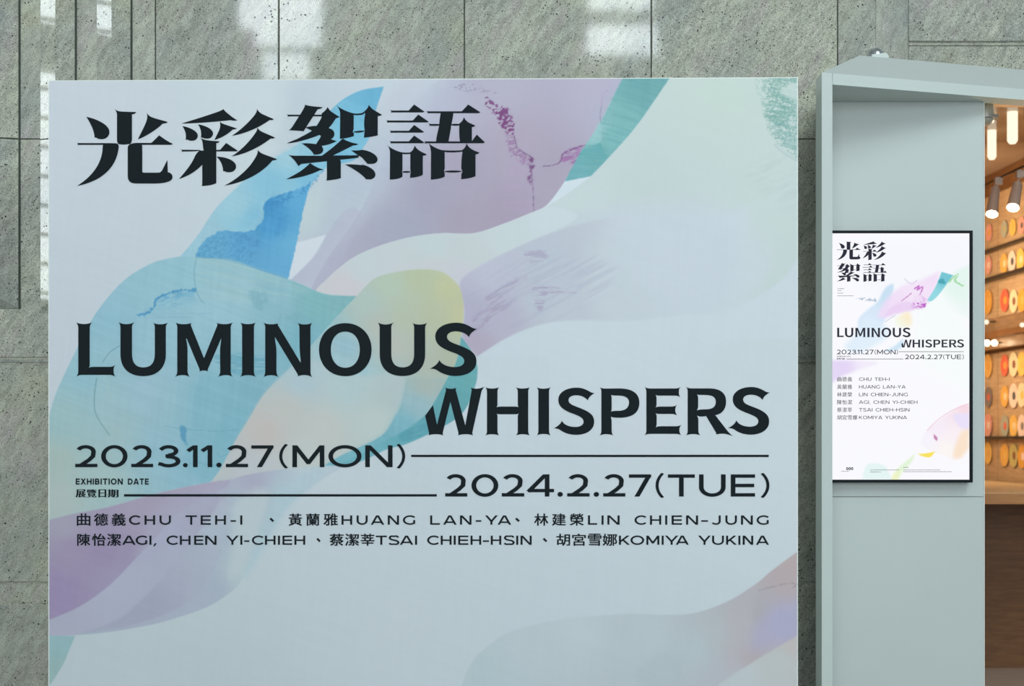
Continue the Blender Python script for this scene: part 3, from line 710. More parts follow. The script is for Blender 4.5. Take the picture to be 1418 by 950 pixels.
'日': '253,352 752,352 752,71 253,71;253,426 253,697 752,697 752,426;176,772 176,-69 253,-69 253,-4 752,-4 752,-64 832,-64 832,772',
'期': '178,143 118,45 39,-36 101,-80 182,12 249,123;321,112 380,33 424,-42 486,-6 440,67 379,143;855,722 855,561 650,561 650,722;580,790 580,427 566,189 488,-41 520,-61 548,-84 615,78 644,260 855,260 855,17 850,1 835,-4 716,-3 731,-40 740,-76 831,-74 889,-62 919,-35 927,16 927,790;855,494 855,328 648,328 650,427 650,494;387,828 387,707 205,707 205,828 137,828 137,707 52,707 52,640 137,640 137,231 38,231 38,164 531,164 531,231 457,231 457,640 531,640 531,707 457,707 457,828;205,640 387,640 387,551 205,551;205,491 387,491 387,393 205,393;205,332 387,332 387,231 205,231',
'、': '273,-56 341,2 233,119 117,224 52,167 165,63',
}
_cjk = {}
def cjk_glyph(T, ch, x0, x1, y0, y1, bold=.30, boldy=.22):
    """draw a Chinese character into the pixel box; weight comes from overlaid shifted copies"""
    if ch not in _cjk:
        V, Fs = fill([[tuple(float(a) for a in p.split(',')) for p in c.split()] for c in CJK[ch].split(';')])
        _cjk[ch] = (V, Fs)
    V, Fs = _cjk[ch]
    a, b, c, d = V[:, 0].min(), V[:, 0].max(), V[:, 1].min(), V[:, 1].max()
    U = np.stack([x0 + bold + (V[:, 0]-a)/(b-a)*(x1-x0-2*bold), y1 - boldy - (V[:, 1]-c)/(d-c)*(y1-y0-2*boldy)], 1)
    for dx in (-bold, 0, bold) if bold else (0,):
        for dy in (-boldy, boldy) if boldy else (0,):
            T.add(U + np.array((dx, dy)), Fs)

TITLE = {   # brush-cut title characters, drawn in 7.92x crops at the given origins
'光': (100, 145, ["M155,133 C250,150 410,215 410,300 C410,350 370,380 325,380 C295,380 270,370 262,360 L245,363 C250,340 235,250 155,133 Z",
 "M465,48 C485,62 500,72 535,75 L650,80 C680,80 695,82 705,82 C695,98 680,106 657,106 L657,380 C655,410 648,425 632,438 C620,430 615,432 610,434 C575,441 545,440 507,432 C497,420 492,400 492,380 L492,105 C488,80 478,65 465,48 Z",
 "M820,88 C830,110 850,130 880,140 C930,158 1000,175 1050,190 C1035,205 1015,208 995,208 C930,270 820,345 720,382 C760,300 815,200 823,150 C825,125 822,105 820,88 Z",
 "M48,413 C60,422 70,422 80,422 L420,422 L500,428 L480,441 L300,441 L80,441 C70,441 65,443 57,449 L66,431 Z",
 "M640,432 C670,420 700,419 720,420 L870,420 L955,336 C1000,370 1050,405 1105,430 C1095,440 1085,441 1070,441 L700,441 Z",
 "M350,422 L480,424 C500,426 512,440 512,460 C500,640 380,830 53,893 C200,800 330,660 335,470 C336,440 345,425 350,422 Z",
 "M640,435 C670,422 710,418 750,425 C768,435 770,450 770,480 L770,725 C770,742 775,746 790,746 L945,746 C975,746 985,725 1000,695 L1045,605 L1050,742 C1080,745 1102,765 1102,795 C1102,840 1030,865 900,865 L700,865 C640,865 610,840 610,780 L610,470 C610,450 625,440 640,435 Z"]),
'彩': (240, 145, ["M88,207 C230,165 400,110 500,75 C530,62 545,55 550,45 C560,68 600,100 640,130 C665,150 690,165 705,172 C685,177 650,178 630,170 C540,180 300,205 88,207 Z",
 "M100,235 C180,248 270,290 270,340 C270,375 240,397 205,397 C185,397 165,390 155,382 L135,387 C145,350 140,290 100,235 Z",
 "M272,217 C350,225 437,270 437,315 C437,350 410,373 375,373 C350,373 325,368 318,360 L303,362 C312,320 305,260 272,217 Z",
 "M510,185 C525,200 540,208 560,215 L700,262 C685,272 670,272 655,272 C600,325 520,370 450,388 C480,330 510,280 515,240 C517,215 515,200 510,185 Z",
 "M295,362 C320,378 340,385 380,392 L510,403 C500,418 490,422 473,422 L473,860 C430,885 370,890 312,893 C318,880 318,870 318,850 L318,660 C250,735 150,790 62,815 C150,720 220,620 240,560 C255,535 275,510 295,503 L335,505 C325,480 325,430 320,405 C315,385 305,372 295,362 Z",
 "M80,485 C90,495 95,495 105,495 L290,497 L300,505 C240,514 160,514 110,514 C102,514 98,516 92,522 L95,504 Z",
 "M473,497 L515,495 L580,420 L708,505 C700,512 690,513 680,513 L473,513 Z",
 "M475,570 C570,570 690,610 690,680 C690,720 650,742 615,742 C590,742 570,737 560,728 L547,733 C550,680 520,610 475,570 Z",
 "M918,45 C930,70 950,90 980,105 L1105,160 C1090,170 1075,172 1060,168 C930,260 780,320 640,343 C740,280 830,190 880,130 C905,100 920,75 918,45 Z",
 "M922,250 C935,275 955,290 990,305 L1118,362 C1100,374 1085,374 1070,370 C950,465 790,545 640,567 C740,505 830,410 880,340 C910,300 922,280 922,250 Z",
 "M925,495 C940,515 960,530 990,543 L1140,598 C1120,610 1105,610 1090,610 C980,750 770,860 560,888 C680,830 800,730 870,630 C910,570 935,530 925,495 Z"]),
'絮': (390, 140, ["M258,40 C280,50 320,55 360,60 L450,68 C440,82 420,88 397,90 L242,332 C190,325 130,322 78,322 C100,310 120,280 135,255 L215,130 C235,95 255,65 258,40 Z",
 "M52,143 C62,150 72,150 85,150 L440,150 L440,168 L85,168 C78,168 72,172 65,178 L70,160 Z",
 "M505,65 C515,85 530,105 550,120 L635,175 C620,185 610,187 597,188 C570,230 545,270 515,298 C560,305 580,335 580,362 C580,390 560,410 540,418 C560,425 585,435 605,438 C560,465 500,485 437,492 C450,505 458,520 457,540 C455,565 430,583 400,585 C385,588 370,585 355,590 C345,560 290,505 220,465 C280,460 330,465 378,473 C395,445 420,410 433,385 L415,372 C300,420 150,460 57,465 C100,440 160,425 200,400 C250,375 300,350 333,325 L262,292 C300,278 340,272 385,272 C405,240 425,210 440,175 L440,135 C470,115 495,90 505,65 Z",
 "M600,45 C630,75 700,112 785,135 C790,150 792,165 792,180 L790,310 L780,340 L792,352 L792,385 C750,400 700,410 640,415 L643,130 C640,95 620,70 600,45 Z",
 "M958,40 C970,65 990,85 1015,100 L1102,152 C1090,162 1070,165 1055,165 L1055,377 C1010,390 960,395 902,402 C906,380 905,360 912,330 C900,250 905,200 918,135 L885,130 C920,110 950,75 958,40 Z",
 "M760,128 C800,142 860,142 900,125 L905,140 C880,158 810,158 780,150 Z",
 "M780,340 C810,328 880,322 915,325 C905,335 890,340 860,345 C830,350 800,345 780,340 Z",
 "M72,590 C100,598 120,600 150,600 L440,600 C520,545 600,480 650,430 C660,420 668,418 672,412 C700,435 760,455 842,473 C820,485 800,487 785,487 C720,520 640,560 565,597 L845,595 L845,620 C780,630 700,640 640,643 C645,650 650,655 650,670 L650,845 C610,860 560,865 490,873 C495,860 497,850 497,840 L497,660 L215,690 C205,700 195,705 185,715 C160,670 120,620 72,590 Z",
 "M312,680 C340,700 380,725 415,738 L462,752 C445,758 435,757 425,757 C320,810 170,850 50,858 C120,820 200,780 240,745 C270,720 295,700 312,680 Z",
 "M762,540 C810,545 850,543 880,535 C960,540 1053,590 1053,640 C1053,670 1025,690 990,690 C970,690 955,688 943,690 C920,660 895,640 880,617 L840,597 Z",
 "M695,695 C760,692 830,697 880,703 L885,697 C950,710 1030,755 1030,805 C1030,840 995,862 960,860 C945,858 935,860 928,860 C870,790 780,740 695,695 Z"]),
'語': (530, 140, ["M78,95 C88,103 95,104 105,104 L285,104 L345,38 L460,118 C450,124 440,125 425,125 L105,125 C98,125 95,128 92,134 L95,114 Z",
 "M35,205 C45,213 52,214 62,214 L330,214 L390,148 L505,228 C495,234 485,235 470,235 L62,235 C55,235 52,238 48,244 L50,224 Z",
 "M73,318 C83,326 90,326 100,326 L287,326 L345,262 L455,340 C445,346 435,347 422,347 L100,347 C93,347 90,350 86,356 L88,336 Z",
 "M73,433 C83,441 90,442 100,442 L287,442 L345,378 L458,456 C448,462 438,463 422,463 L100,463 C93,463 90,466 86,472 L88,452 Z",
 "M45,478 C80,515 150,550 210,563 L217,580 L217,760 L208,777 L217,790 L217,830 C180,855 130,860 78,862 L80,560 C78,520 65,500 45,478 Z",
 "M350,485 C365,520 400,545 430,560 L485,585 C470,598 455,600 440,600 L440,810 C400,832 350,838 298,843 C303,830 302,815 302,800 L312,777 L303,760 L303,575 L295,568 C325,550 345,520 350,485 Z",
 "M195,560 C230,567 280,567 312,562 L305,578 C280,584 240,584 215,580 Z",
 "M206,777 C230,765 290,765 314,777 C290,790 230,790 206,777 Z",
 "M475,105 C485,112 492,113 500,113 L868,113 L937,38 L1070,123 C1060,132 1050,133 1040,133 L505,133 C497,133 493,137 490,142 L493,122 Z",
 "M635,130 L775,130 C770,200 750,260 748,300 L722,443 L585,443 C590,380 610,320 620,260 C622,210 630,170 635,130 Z",
 "M498,240 C510,250 520,252 530,252 L622,252 L618,268 C590,274 550,272 525,270 C518,272 515,276 512,280 L514,260 Z",
 "M748,256 C780,248 810,248 844,252 L844,266 C810,274 770,272 748,264 Z",
 "M890,173 C900,205 925,225 950,240 L1018,270 C1005,282 990,285 978,285 L978,447 L848,447 C838,400 838,320 840,262 L828,255 C860,235 885,210 890,173 Z",
 "M455,435 C465,442 472,443 482,443 L975,443 L1032,368 L1120,453 C1110,462 1100,463 1090,463 L480,463 C470,463 465,465 460,470 L466,450 Z",
 "M505,462 C550,505 610,530 665,542 C675,550 680,560 680,580 L680,745 L670,772 L680,790 L680,830 C640,850 590,858 528,862 L530,560 C525,510 515,485 505,462 Z",
 "M920,463 C935,500 960,520 990,537 L1062,567 C1045,580 1030,585 1018,585 L1018,825 C970,845 920,852 858,857 C865,840 862,820 862,800 L876,773 L862,740 C862,680 865,620 875,560 L860,545 C895,525 915,495 920,463 Z",
 "M650,538 C720,545 800,545 868,540 L880,552 C830,565 720,567 670,557 Z",
 "M665,773 C720,758 820,758 880,771 C820,788 720,788 665,773 Z"])}
HEAD = {    # flared display capitals: (origin x, origin y, scale, path)
'L': (95, 440, 9.453, "M98,60 C150,90 250,90 305,62 C290,85 280,100 278,125 L278,630 C275,645 268,650 262,655 C290,645 310,643 330,643 L540,643 C570,642 595,632 615,618 C595,640 590,660 590,690 C590,720 595,745 615,775 C590,755 560,748 530,748 L180,748 C150,748 125,755 100,775 C118,750 125,735 128,710 L128,125 C126,100 115,80 98,60 Z"),
'U': (95, 440, 9.453, "M655,58 C710,95 810,95 865,55 C845,80 832,95 832,120 L832,470 C832,590 880,650 980,650 C1080,650 1130,590 1130,470 L1130,120 C1130,100 1122,80 1103,62 C1150,95 1250,95 1305,62 C1285,85 1275,105 1275,130 L1275,480 C1275,660 1160,765 980,765 C790,765 680,660 680,480 L680,130 C680,100 672,80 655,58 Z"),
'M': (235, 440, 9.453, "M75,62 C120,92 230,92 285,68 C278,80 275,90 280,105 L450,530 L625,100 C628,88 622,75 617,68 C670,92 770,92 830,62 C810,85 800,105 800,130 L800,700 C800,730 808,750 827,775 C780,742 690,742 635,775 C655,750 662,725 662,700 L660,420 C662,360 675,310 675,270 L502,670 C497,685 497,695 500,707 C480,685 420,685 388,707 C396,695 397,685 390,670 L225,275 L215,275 C228,330 235,380 235,430 L235,700 C238,730 245,750 262,775 C215,742 125,742 72,775 C92,750 100,725 100,700 L100,130 C100,105 92,80 75,62 Z"),
'I': (235, 440, 9.453, "M925,62 C970,92 1075,92 1128,62 C1112,85 1104,105 1104,130 L1104,700 C1104,730 1110,750 1127,775 C1080,742 975,742 925,775 C945,750 949,725 949,700 L949,130 C949,105 942,82 925,62 Z"),
'N': (355, 440, 8.341, "M83,55 C120,82 200,82 250,65 C245,75 248,85 255,95 L512,520 C515,490 500,400 500,330 L498,120 C498,95 492,78 475,58 C520,85 600,85 648,58 C632,75 626,95 626,115 L626,620 C626,650 632,668 648,688 C600,655 520,655 475,678 C482,668 482,660 475,648 L215,222 C215,270 233,330 233,390 L233,610 C235,645 240,660 256,687 C215,655 130,655 80,687 C98,665 103,645 103,620 L103,115 C103,90 98,75 83,55 Z"),
'O': (355, 440, 8.341, "M1028,62 C1205,62 1332,190 1332,369 C1332,548 1205,676 1028,676 C851,676 724,548 724,369 C724,190 851,62 1028,62 Z M1028,160 C928,160 861,245 861,369 C861,493 928,578 1028,578 C1128,578 1195,493 1195,369 C1195,245 1128,160 1028,160 Z"),
'S': (515, 440, 9.148, "M1335,140 C1290,165 1240,200 1232,247 C1200,205 1140,172 1065,172 C990,172 952,205 952,240 C952,290 1000,310 1080,340 C1230,395 1325,440 1325,550 C1325,670 1210,738 1060,738 C970,738 890,710 840,675 C815,657 790,645 735,645 C790,620 840,580 855,535 C880,590 960,625 1050,625 C1130,625 1170,590 1170,550 C1170,500 1120,475 1040,445 C900,395 803,350 803,235 C803,130 920,63 1070,63 C1150,63 1210,90 1260,120 C1285,135 1310,142 1335,140 Z"),
'W': (580, 530, 9.453, "M185,293 L238,550 L352,110 C358,90 355,78 345,63 C390,85 450,85 490,65 C483,78 482,90 486,105 L608,558 L690,110 C693,92 690,80 680,65 C740,85 800,85 857,50 C830,90 820,110 815,140 L700,655 C700,670 705,680 715,690 C660,668 570,668 510,690 C520,680 520,665 517,650 L413,250 L315,650 C312,668 315,680 322,690 C270,668 180,668 123,690 C133,675 135,665 132,650 L83,430 Z"),
'H': (580, 530, 9.453, "M873,60 C915,82 1000,82 1052,60 C1035,80 1030,95 1030,120 L1030,290 C1028,305 1022,312 1018,322 C1030,315 1050,312 1070,312 L1260,312 C1280,312 1295,315 1308,322 C1300,312 1295,300 1295,285 L1295,120 C1295,95 1288,78 1270,60 C1320,82 1400,82 1450,60 C1438,80 1432,95 1432,120 L1432,630 C1432,655 1438,670 1450,690 C1400,668 1320,668 1270,690 C1288,670 1295,655 1295,630 L1295,440 C1295,425 1300,415 1308,405 C1295,411 1280,413 1260,413 L1070,413 C1050,413 1030,411 1018,405 C1026,418 1030,430 1030,445 L1030,630 C1030,655 1036,672 1052,690 C1000,668 915,668 870,690 C888,672 892,655 892,630 L892,120 C892,95 888,78 873,60 Z"),
'P': (730, 530, 8.8625, "M887,52 C910,68 930,72 960,72 L1130,70 C1290,70 1377,130 1377,245 C1377,370 1290,430 1130,430 C1080,430 1050,425 1025,418 C1035,440 1037,460 1037,480 L1037,590 C1037,615 1042,630 1058,648 C1010,625 930,625 887,648 C905,630 910,610 910,590 L910,110 C910,85 905,70 887,52 Z M1027,150 C1035,160 1037,175 1037,190 L1037,310 C1037,330 1035,345 1027,355 C1050,345 1080,345 1120,345 C1200,345 1250,310 1250,240 C1250,185 1200,158 1120,158 C1070,158 1045,157 1027,150 Z"),
'E': (880, 530, 7.272, "M90,42 C110,55 130,58 160,58 L400,58 C425,57 440,52 455,40 C440,55 436,75 436,95 C436,115 440,130 452,147 C435,135 420,130 395,130 L240,130 C225,130 212,128 202,123 C210,135 212,145 212,160 L212,210 C212,230 208,240 202,250 C215,242 230,240 250,240 L360,240 C385,240 400,235 418,222 C405,240 400,255 400,275 C400,295 405,310 420,330 C400,318 380,314 355,314 L245,314 C225,314 212,312 202,307 C210,318 213,330 213,345 L213,410 C213,428 210,440 202,450 C215,442 230,438 255,438 L405,438 C430,438 445,434 462,422 C448,440 442,455 442,475 C442,495 447,512 460,530 C445,520 425,515 400,515 L155,515 C130,515 110,518 90,530 C103,515 109,500 109,480 L109,90 C109,70 102,55 90,42 Z"),
'R': (880, 530, 7.272, "M507,40 C528,54 545,57 570,57 L740,57 C850,57 912,100 912,190 C912,270 870,315 800,328 C815,338 822,350 832,365 L930,490 C945,508 960,522 982,537 C960,530 940,522 910,516 C880,510 845,512 808,523 C818,512 812,505 806,495 L710,335 C690,342 650,345 617,332 C630,348 633,360 633,380 L633,480 C633,500 638,512 650,530 C610,512 550,512 507,530 C522,515 525,500 525,480 L525,90 C525,70 520,52 507,40 Z M618,118 C626,128 631,140 631,160 L631,235 C631,250 628,265 617,278 C640,270 670,268 710,268 C770,268 808,245 808,195 C808,140 770,123 690,123 C650,123 630,123 618,118 Z")}

def title_text(ch):
    ox, oy, paths = TITLE[ch]; T = Text()
    for p in paths:
        V, Fs = fill(svg(p)); T.add(np.stack([ox + V[:, 0]/7.92, oy + V[:, 1]/7.92], 1), Fs)
    return T
def head_text(ch, box=None):
    ox, oy, sc, p = HEAD[ch]; T = Text()
    V, Fs = fill(svg(p)); T.add(np.stack([ox + V[:, 0]/sc, oy + V[:, 1]/sc], 1), Fs)
    return T.fitted(*box) if box else T

TITLES = {c: title_text(c) for c in '光彩絮語'}
W1 = Text()
for c, b in (('L', None), ('U', None), ('M', None), ('I', None), ('N', None), ('O', None), ('U', (523.2, 592.0, 446.2, 520.8)), ('S', None)):
    W1.merge(head_text(c, b))
W2 = Text()
for c, b in (('W', None), ('H', None), ('I', (743.2, 762.6, 536.2, 603.2)), ('S', (766.6, 823.8, 536.8, 602.2)), ('P', None), ('E', None), ('R', None), ('S', (1008.0, 1066.0, 535.9, 601.9))):
    W2.merge(head_text(c, b))
DATE1 = Text()
for c, a, b in (('2', 104.2, 135.1), ('0', 140.2, 176.8), ('2', 181.9, 212.2), ('3', 218.5, 250.1), ('.', 253.4, 260.2), ('1', 259.2, 273.8), ('1', 278.9, 294.1),
                ('.', 299.6, 307), ('2', 312.9, 343.6), ('7', 348.1, 378.8), ('(', 386.8, 399.3), ('M', 405, 449.3), ('O', 454.8, 500.7), ('N', 505.8, 543.7), (')', 548.8, 561.2)):
    stroke_glyph(DATE1, c, a, b, 616.7, 646.9)
DATE2 = Text()
for c, a, b in (('2', 616.5, 647.2), ('0', 652.9, 690.1), ('2', 694.8, 726), ('4', 731, 767.2), ('.', 771.9, 779.5), ('2', 785.4, 816.5), ('.', 822, 829.5), ('2', 835.2, 866),
                ('7', 870.8, 901.5), ('(', 907.7, 920), ('T', 924.8, 962.1), ('U', 967.8, 1004.8), ('E', 1011.8, 1045.5), (')', 1052.7, 1065.4)):
    stroke_glyph(DATE2, c, a, b, 656.9, 687.6)
NAMES = Text()
ROW1 = [('曲', 106.5, 125.4), ('德', 130.2, 149.7), ('義', 154.8, 174.3), ('C', 178.7, 194.2), ('H', 200.3, 215), ('U', 221, 236.9), ('T', 257, 272.9), ('E', 278, 292.2), ('H', 298, 313), ('-', 319.3, 326.9), ('I', 333.1, 335.4),
 ('、', 373.2, 379.8), ('黃', 399.7, 418.6), ('蘭', 424, 442.7), ('雅', 448, 468), ('H', 473, 487.8), ('U', 493.9, 509.2), ('A', 513.8, 531.8), ('N', 537, 552.6), ('G', 557.9, 575), ('L', 595.7, 609.3), ('A', 614, 632), ('N', 637, 653), ('-', 658.8, 666.7), ('Y', 672, 689), ('A', 689.5, 707.5),
 ('、', 713.2, 720), ('林', 739.7, 759.2), ('建', 764.3, 783.7), ('榮', 789, 808.3), ('L', 814.2, 826.9), ('I', 833, 835.8), ('N', 841, 858), ('C', 878.6, 894.6), ('H', 900, 915.6), ('I', 921.4, 923.6), ('E', 930, 944.4), ('N', 950, 966.6), ('-', 971, 980.4), ('J', 985.4, 998), ('U', 1004.4, 1020.4), ('N', 1026, 1042.4), ('G', 1047.6, 1064.4)]
ROW2 = [('陳', 107, 125.2), ('怡', 127.5, 146.5), ('潔', 148.4, 167.7), ('A', 169.6, 187.6), ('G', 188, 204), ('I', 207, 210), (',', 212.2, 217.3), ('C', 230.8, 246.3), ('H', 249.2, 264), ('E', 269, 281.8), ('N', 284.2, 300), ('Y', 313.6, 330.3), ('I', 333, 335.6), ('-', 338.2, 345.4),
 ('C', 348.9, 364.6), ('H', 367, 381.7), ('I', 385, 387.8), ('E', 391.2, 404.8), ('H', 407.8, 422.8), ('、', 438, 444.2), ('蔡', 456.5, 476), ('潔', 478, 497.3), ('莘', 499.6, 518.7), ('T', 520.4, 535.8), ('S', 538.2, 553.2), ('A', 554, 572), ('I', 575, 577.4), ('C', 591.5, 607.4), ('H', 610.3, 625.4), ('I', 628.5, 631), ('E', 634.5, 648.7), ('H', 651.6, 666.4), ('-', 668.6, 677.2), ('H', 679.6, 694.2), ('S', 697.6, 712.8), ('I', 715, 717.5), ('N', 720.8, 736.3),
 ('、', 751.5, 758), ('胡', 770.4, 789.5), ('宮', 792.2, 811.3), ('雪', 814, 833), ('娜', 834.4, 854.6), ('K', 857, 872), ('O', 873, 892), ('M', 895, 913), ('I', 916.4, 918.8), ('Y', 921, 939), ('A', 936, 953.4), ('Y', 967, 984), ('U', 986, 1002.4), ('K', 1005.4, 1020), ('I', 1022.6, 1025), ('N', 1028.4, 1043), ('A', 1047, 1064.4)]
for row, (yt, yb) in ((ROW1, (713.7, 726.6)), (ROW2, (741.7, 754.4))):
    for c, a, b in row:
        if c == '、': stroke_glyph(NAMES, c, a, b, yt + 3.1, yt + 9.2)
        elif ord(c) > 1000: cjk_glyph(NAMES, c, a, b, yt - 2.7, yb + 1.4, .36, .24)
        else: stroke_glyph(NAMES, c, a, b, yt, yb, t=.165, stretch=1.36)
def word(T, s, x0, x1, y0, y1, t, stretch, gap=.17):
    """set a word of the wide sans with natural widths into the box"""
    WD = {'I': 0, 'M': 1.05, 'O': .98, 'C': .88, 'G': .92, 'N': .86, 'H': .82, 'U': .82, 'D': .88, 'A': .92, 'T': .78, 'Y': .84, 'E': .68, 'L': .64, 'B': .76, 'X': .84, 'K': .80, 'S': .74, 'J': .62, '-': .42, ',': .2, ' ': .42}
    tot = sum(WD[c] or t for c in s) + gap * (len(s) - 1)
    k = (x1 - x0) / tot; x = x0
    for c in s:
        w = (WD[c] or t) * k
        if c != ' ': stroke_glyph(T, c, x, x + w, y0, y1, t, k / (y1 - y0) if stretch is None else stretch)
        x += w + gap * k
SM1 = Text(); SM2 = Text(); SM3 = Text(); SMALL = Text()
word(SM1, 'EXHIBITION', 105.0, 170.2, 662.6, 671.0, .215, None)
word(SM2, 'DATE', 177.2, 206.0, 662.6, 671.0, .215, None)
for c, a, b in (('展', 104.8, 119.4), ('覽', 120, 134), ('日', 136.4, 147.4), ('期', 149, 164.3)):
    cjk_glyph(SM3, c, a, b, 677.7, 688.7, .62, 0)
for t_ in (SM1, SM2, SM3): SMALL.merge(t_)

# ---------------------------------------------------------------- exhibition board
# board plane: left edge at 7.233 m, right edge at 7.167 m from the lens plane
YC, KS = 7.192, -0.01941
def board_tf(off=0.0):
    def tf(x, y):
        u = (np.asarray(x, float) - CX) / F
        Y = YC / (1 - KS * u)
        X = u * Y; Z = EYE + (HY - np.asarray(y, float)) / F * Y
        return X, Y - off, Z
    return tf
BX0, BX1 = 67.0, 1105.0
XL, XR = -2.1108, 1.2901
YL, YR = 7.233, 7.167
ZL, ZR = 3.126, 3.127
sign = empty('exhibition_board', ((XL+XR)/2, 7.2, 0), 'huge pale blue exhibition board reading 光彩絮語 LUMINOUS WHISPERS, standing against the stone wall', 'sign board')
MB().prism([(XL, YL), (XR, YR), (XR, 7.975), (XL, 7.975)], 0.0, ZL).build('board', M_EDGE, sign)  # made deep towards the wall so the gap beside it stays dark

art = Paint(BX0 + 1.3, BX1 - 1.3, 112.4, 1062.0, 1.2)
art.C[:] = art.field([(100, 180, 188, 203, 213), (400, 120, 191, 208, 214), (900, 560, 190, 206, 214), (560, 850, 185, 202, 210), (80, 900, 178, 197, 204), (300, 940, 178, 197, 204),
                      (800, 940, 184, 202, 211), (1080, 650, 190, 208, 214), (90, 480, 184, 200, 210), (700, 700, 185, 203, 211)], (slice(None), slice(None)), 2.0)  # base darkens downwards: some light falloff is left in the print colour
A = art
# right hand pale green leaf and white lobe
A.layer([(935,100,1),(1120,100,1),(1120,340,1),(1103,362),(1088,384),(1060,405),(1010,424),(950,434),(880,442),(800,444),(700,440),(690,330),(759,282,1),(818,244,1),(880,176)],
        [(1000,130,184,206,200),(900,250,183,203,203),(1090,300,184,206,202),(800,300,186,206,208),(760,400,180,196,208),(950,380,188,204,214),(1085,380,186,205,207),(860,420,183,200,209),(980,440,188,206,214)], soft=6)
A.layer([(700,330),(780,298),(860,290),(930,296),(985,298),(1040,282),(1085,255),(1105,250,1),(1105,330),(1060,385),(1000,415),(900,432),(800,440),(720,430)],
        [(760,340,183,200,208),(900,320,186,203,213),(1010,310,190,205,216),(1060,300,186,206,206),(1000,400,189,206,215),(850,420,184,201,210)], soft=22, alpha=.85)
A.layer([(1085,250),(1120,240,1),(1120,350,1),(1100,366),(1080,390),(1062,402),(1070,340)], [(1090,300,184,205,204)], soft=24, alpha=.7)
A.layer([(1010,428),(1060,404),(1089,382),(1106,355,1),(1130,360,1),(1130,470,1),(900,470,1),(900,440)], [(1000,450,190,208,216)], soft=3, alpha=.9)
# white sliver under the teal band
A.layer([(778,250,1),(820,243,1),(780,272),(740,296,1),(700,309,1)], [(780,265,196,214,223)], soft=2)
# purple field
A.layer([(430,402),(452,360),(500,290),(540,200),(585,130),(640,96,1),(900,96,1),(866,109),(830,172),(802,218),(782,251),(759,282),(740,293),(700,309),(656,323),(612,323),(571,328),(530,339),(494,354),(471,370),(453,386),(438,402)],
        [(560,130,180,191,206),(620,150,172,177,197),(700,120,169,170,191),(830,120,171,170,194),(760,230,161,156,178),(720,200,165,158,180),(700,290,159,151,174),(600,270,156,158,180),(560,320,157,163,184),(450,390,166,169,190),(520,250,168,178,196),(640,230,159,156,178),(640,300,159,154,175),(850,140,166,172,194)], soft=1.6)
A.layer([(360,400,1),(400,100,1),(640,90,1),(600,140),(560,210),(520,260),(490,310),(455,350),(425,395)],
        [(520,120,186,202,212),(560,150,182,194,208),(480,250,176,196,206),(440,300,180,202,206),(520,220,174,190,204),(430,360,178,190,206)], soft=44, alpha=.9)
A.layer([(435,320),(470,240),(540,190),(600,120),(640,110),(600,190),(540,250),(500,300),(460,335)], [(540,210,170,182,202)], soft=40, alpha=.5)
A.layer([(398,388,1),(411,336,1),(452,325,1),(432,358),(405,386,1)], [(420,350,198,212,222)], soft=1.5)
A.layer([(402,388,1),(440,350),(452,325,1),(480,290),(500,300),(470,365),(438,402,1)], [(450,360,168,174,196)], soft=3, alpha=.55)
# ragged magenta marks on the purple
for poly, seed, col, al in ((([(676,136),(690,148),(704,152),(711,166),(712,184),(704,186),(694,176),(684,158),(672,146)]), 11, (118,62,122), 1),
                            ([(700,186),(712,190),(716,205),(728,214),(738,220),(736,230),(722,226),(708,216)], 12, (135,90,145), .55),
                            ([(733,218),(740,222),(739,240),(737,255),(731,252),(734,236)], 13, (105,60,112), .9)):
    A.layer(poly, [(0, 0) + col], soft=2, rough=4, rs=4, seed=seed, alpha=al, grain=(3.2, 2.2, -.4, .42, .56))
A.layer([(776,222),(782,210),(800,203),(822,198),(815,212),(806,228),(790,226)], [(790,215,148,102,158),(815,205,160,120,170)], soft=2.5, rough=2, alpha=.9, grain=(14, 3, -.35, .30, .5))
A.line([(712,188),(716,204),(728,213),(737,220),(736,240),(738,262),(739,292)], 1.5, (0,0,112,84,128), .75, rough=1.2)
A.line([(752,230),(764,229),(776,224),(780,213),(800,204),(812,201)], 1.4, (0,0,112,80,128), .8, rough=1.4)
A.line([(832,150),(836,132),(842,128)], 2.0, (0,0,168,140,185), .45, rough=1)
A.line([(834,176),(831,160),(834,145)], 1.2, (0,0,120,120,150), .5, rough=.8)
A.layer([(704,225),(738,230),(736,290),(700,300)], [(0,0,170,152,188)], soft=14, alpha=.4, grain=(30, 3, .05, .3, .8))
A.layer([(690,130),(650,118),(622,124),(660,130)], [(0,0,120,110,140)], soft=2, alpha=.5, grain=(3,1.6,0,.55,.62))
# teal band
A.layer([(866,104,1),(933,104,1),(880,176),(842,219),(818,244,1),(782,251,1),(808,205),(830,172)],
        [(890,120,98,162,166),(860,160,112,174,176),(850,190,110,176,178),(830,215,100,168,170),(800,240,104,170,178),(826,180,140,190,192)], soft=1.6)
A.layer([(866,104,1),(933,104,1),(880,176),(842,219),(818,244,1),(830,172)], [(0,0,84,152,160)], soft=2, alpha=.35, grain=(40, 3.2, .28, .45, .75))
A.layer([(782,251,1),(808,203),(818,199),(831,197,1),(842,219,1),(818,244,1)], [(815,215,80,160,166),(800,240,96,166,176)], soft=2, rough=1.2, alpha=.75, grain=(40, 3, 0, .25, .7))
A.layer([(813,200),(822,184),(830,170),(832,196)], [(0,0,140,192,194)], soft=3, alpha=.7)
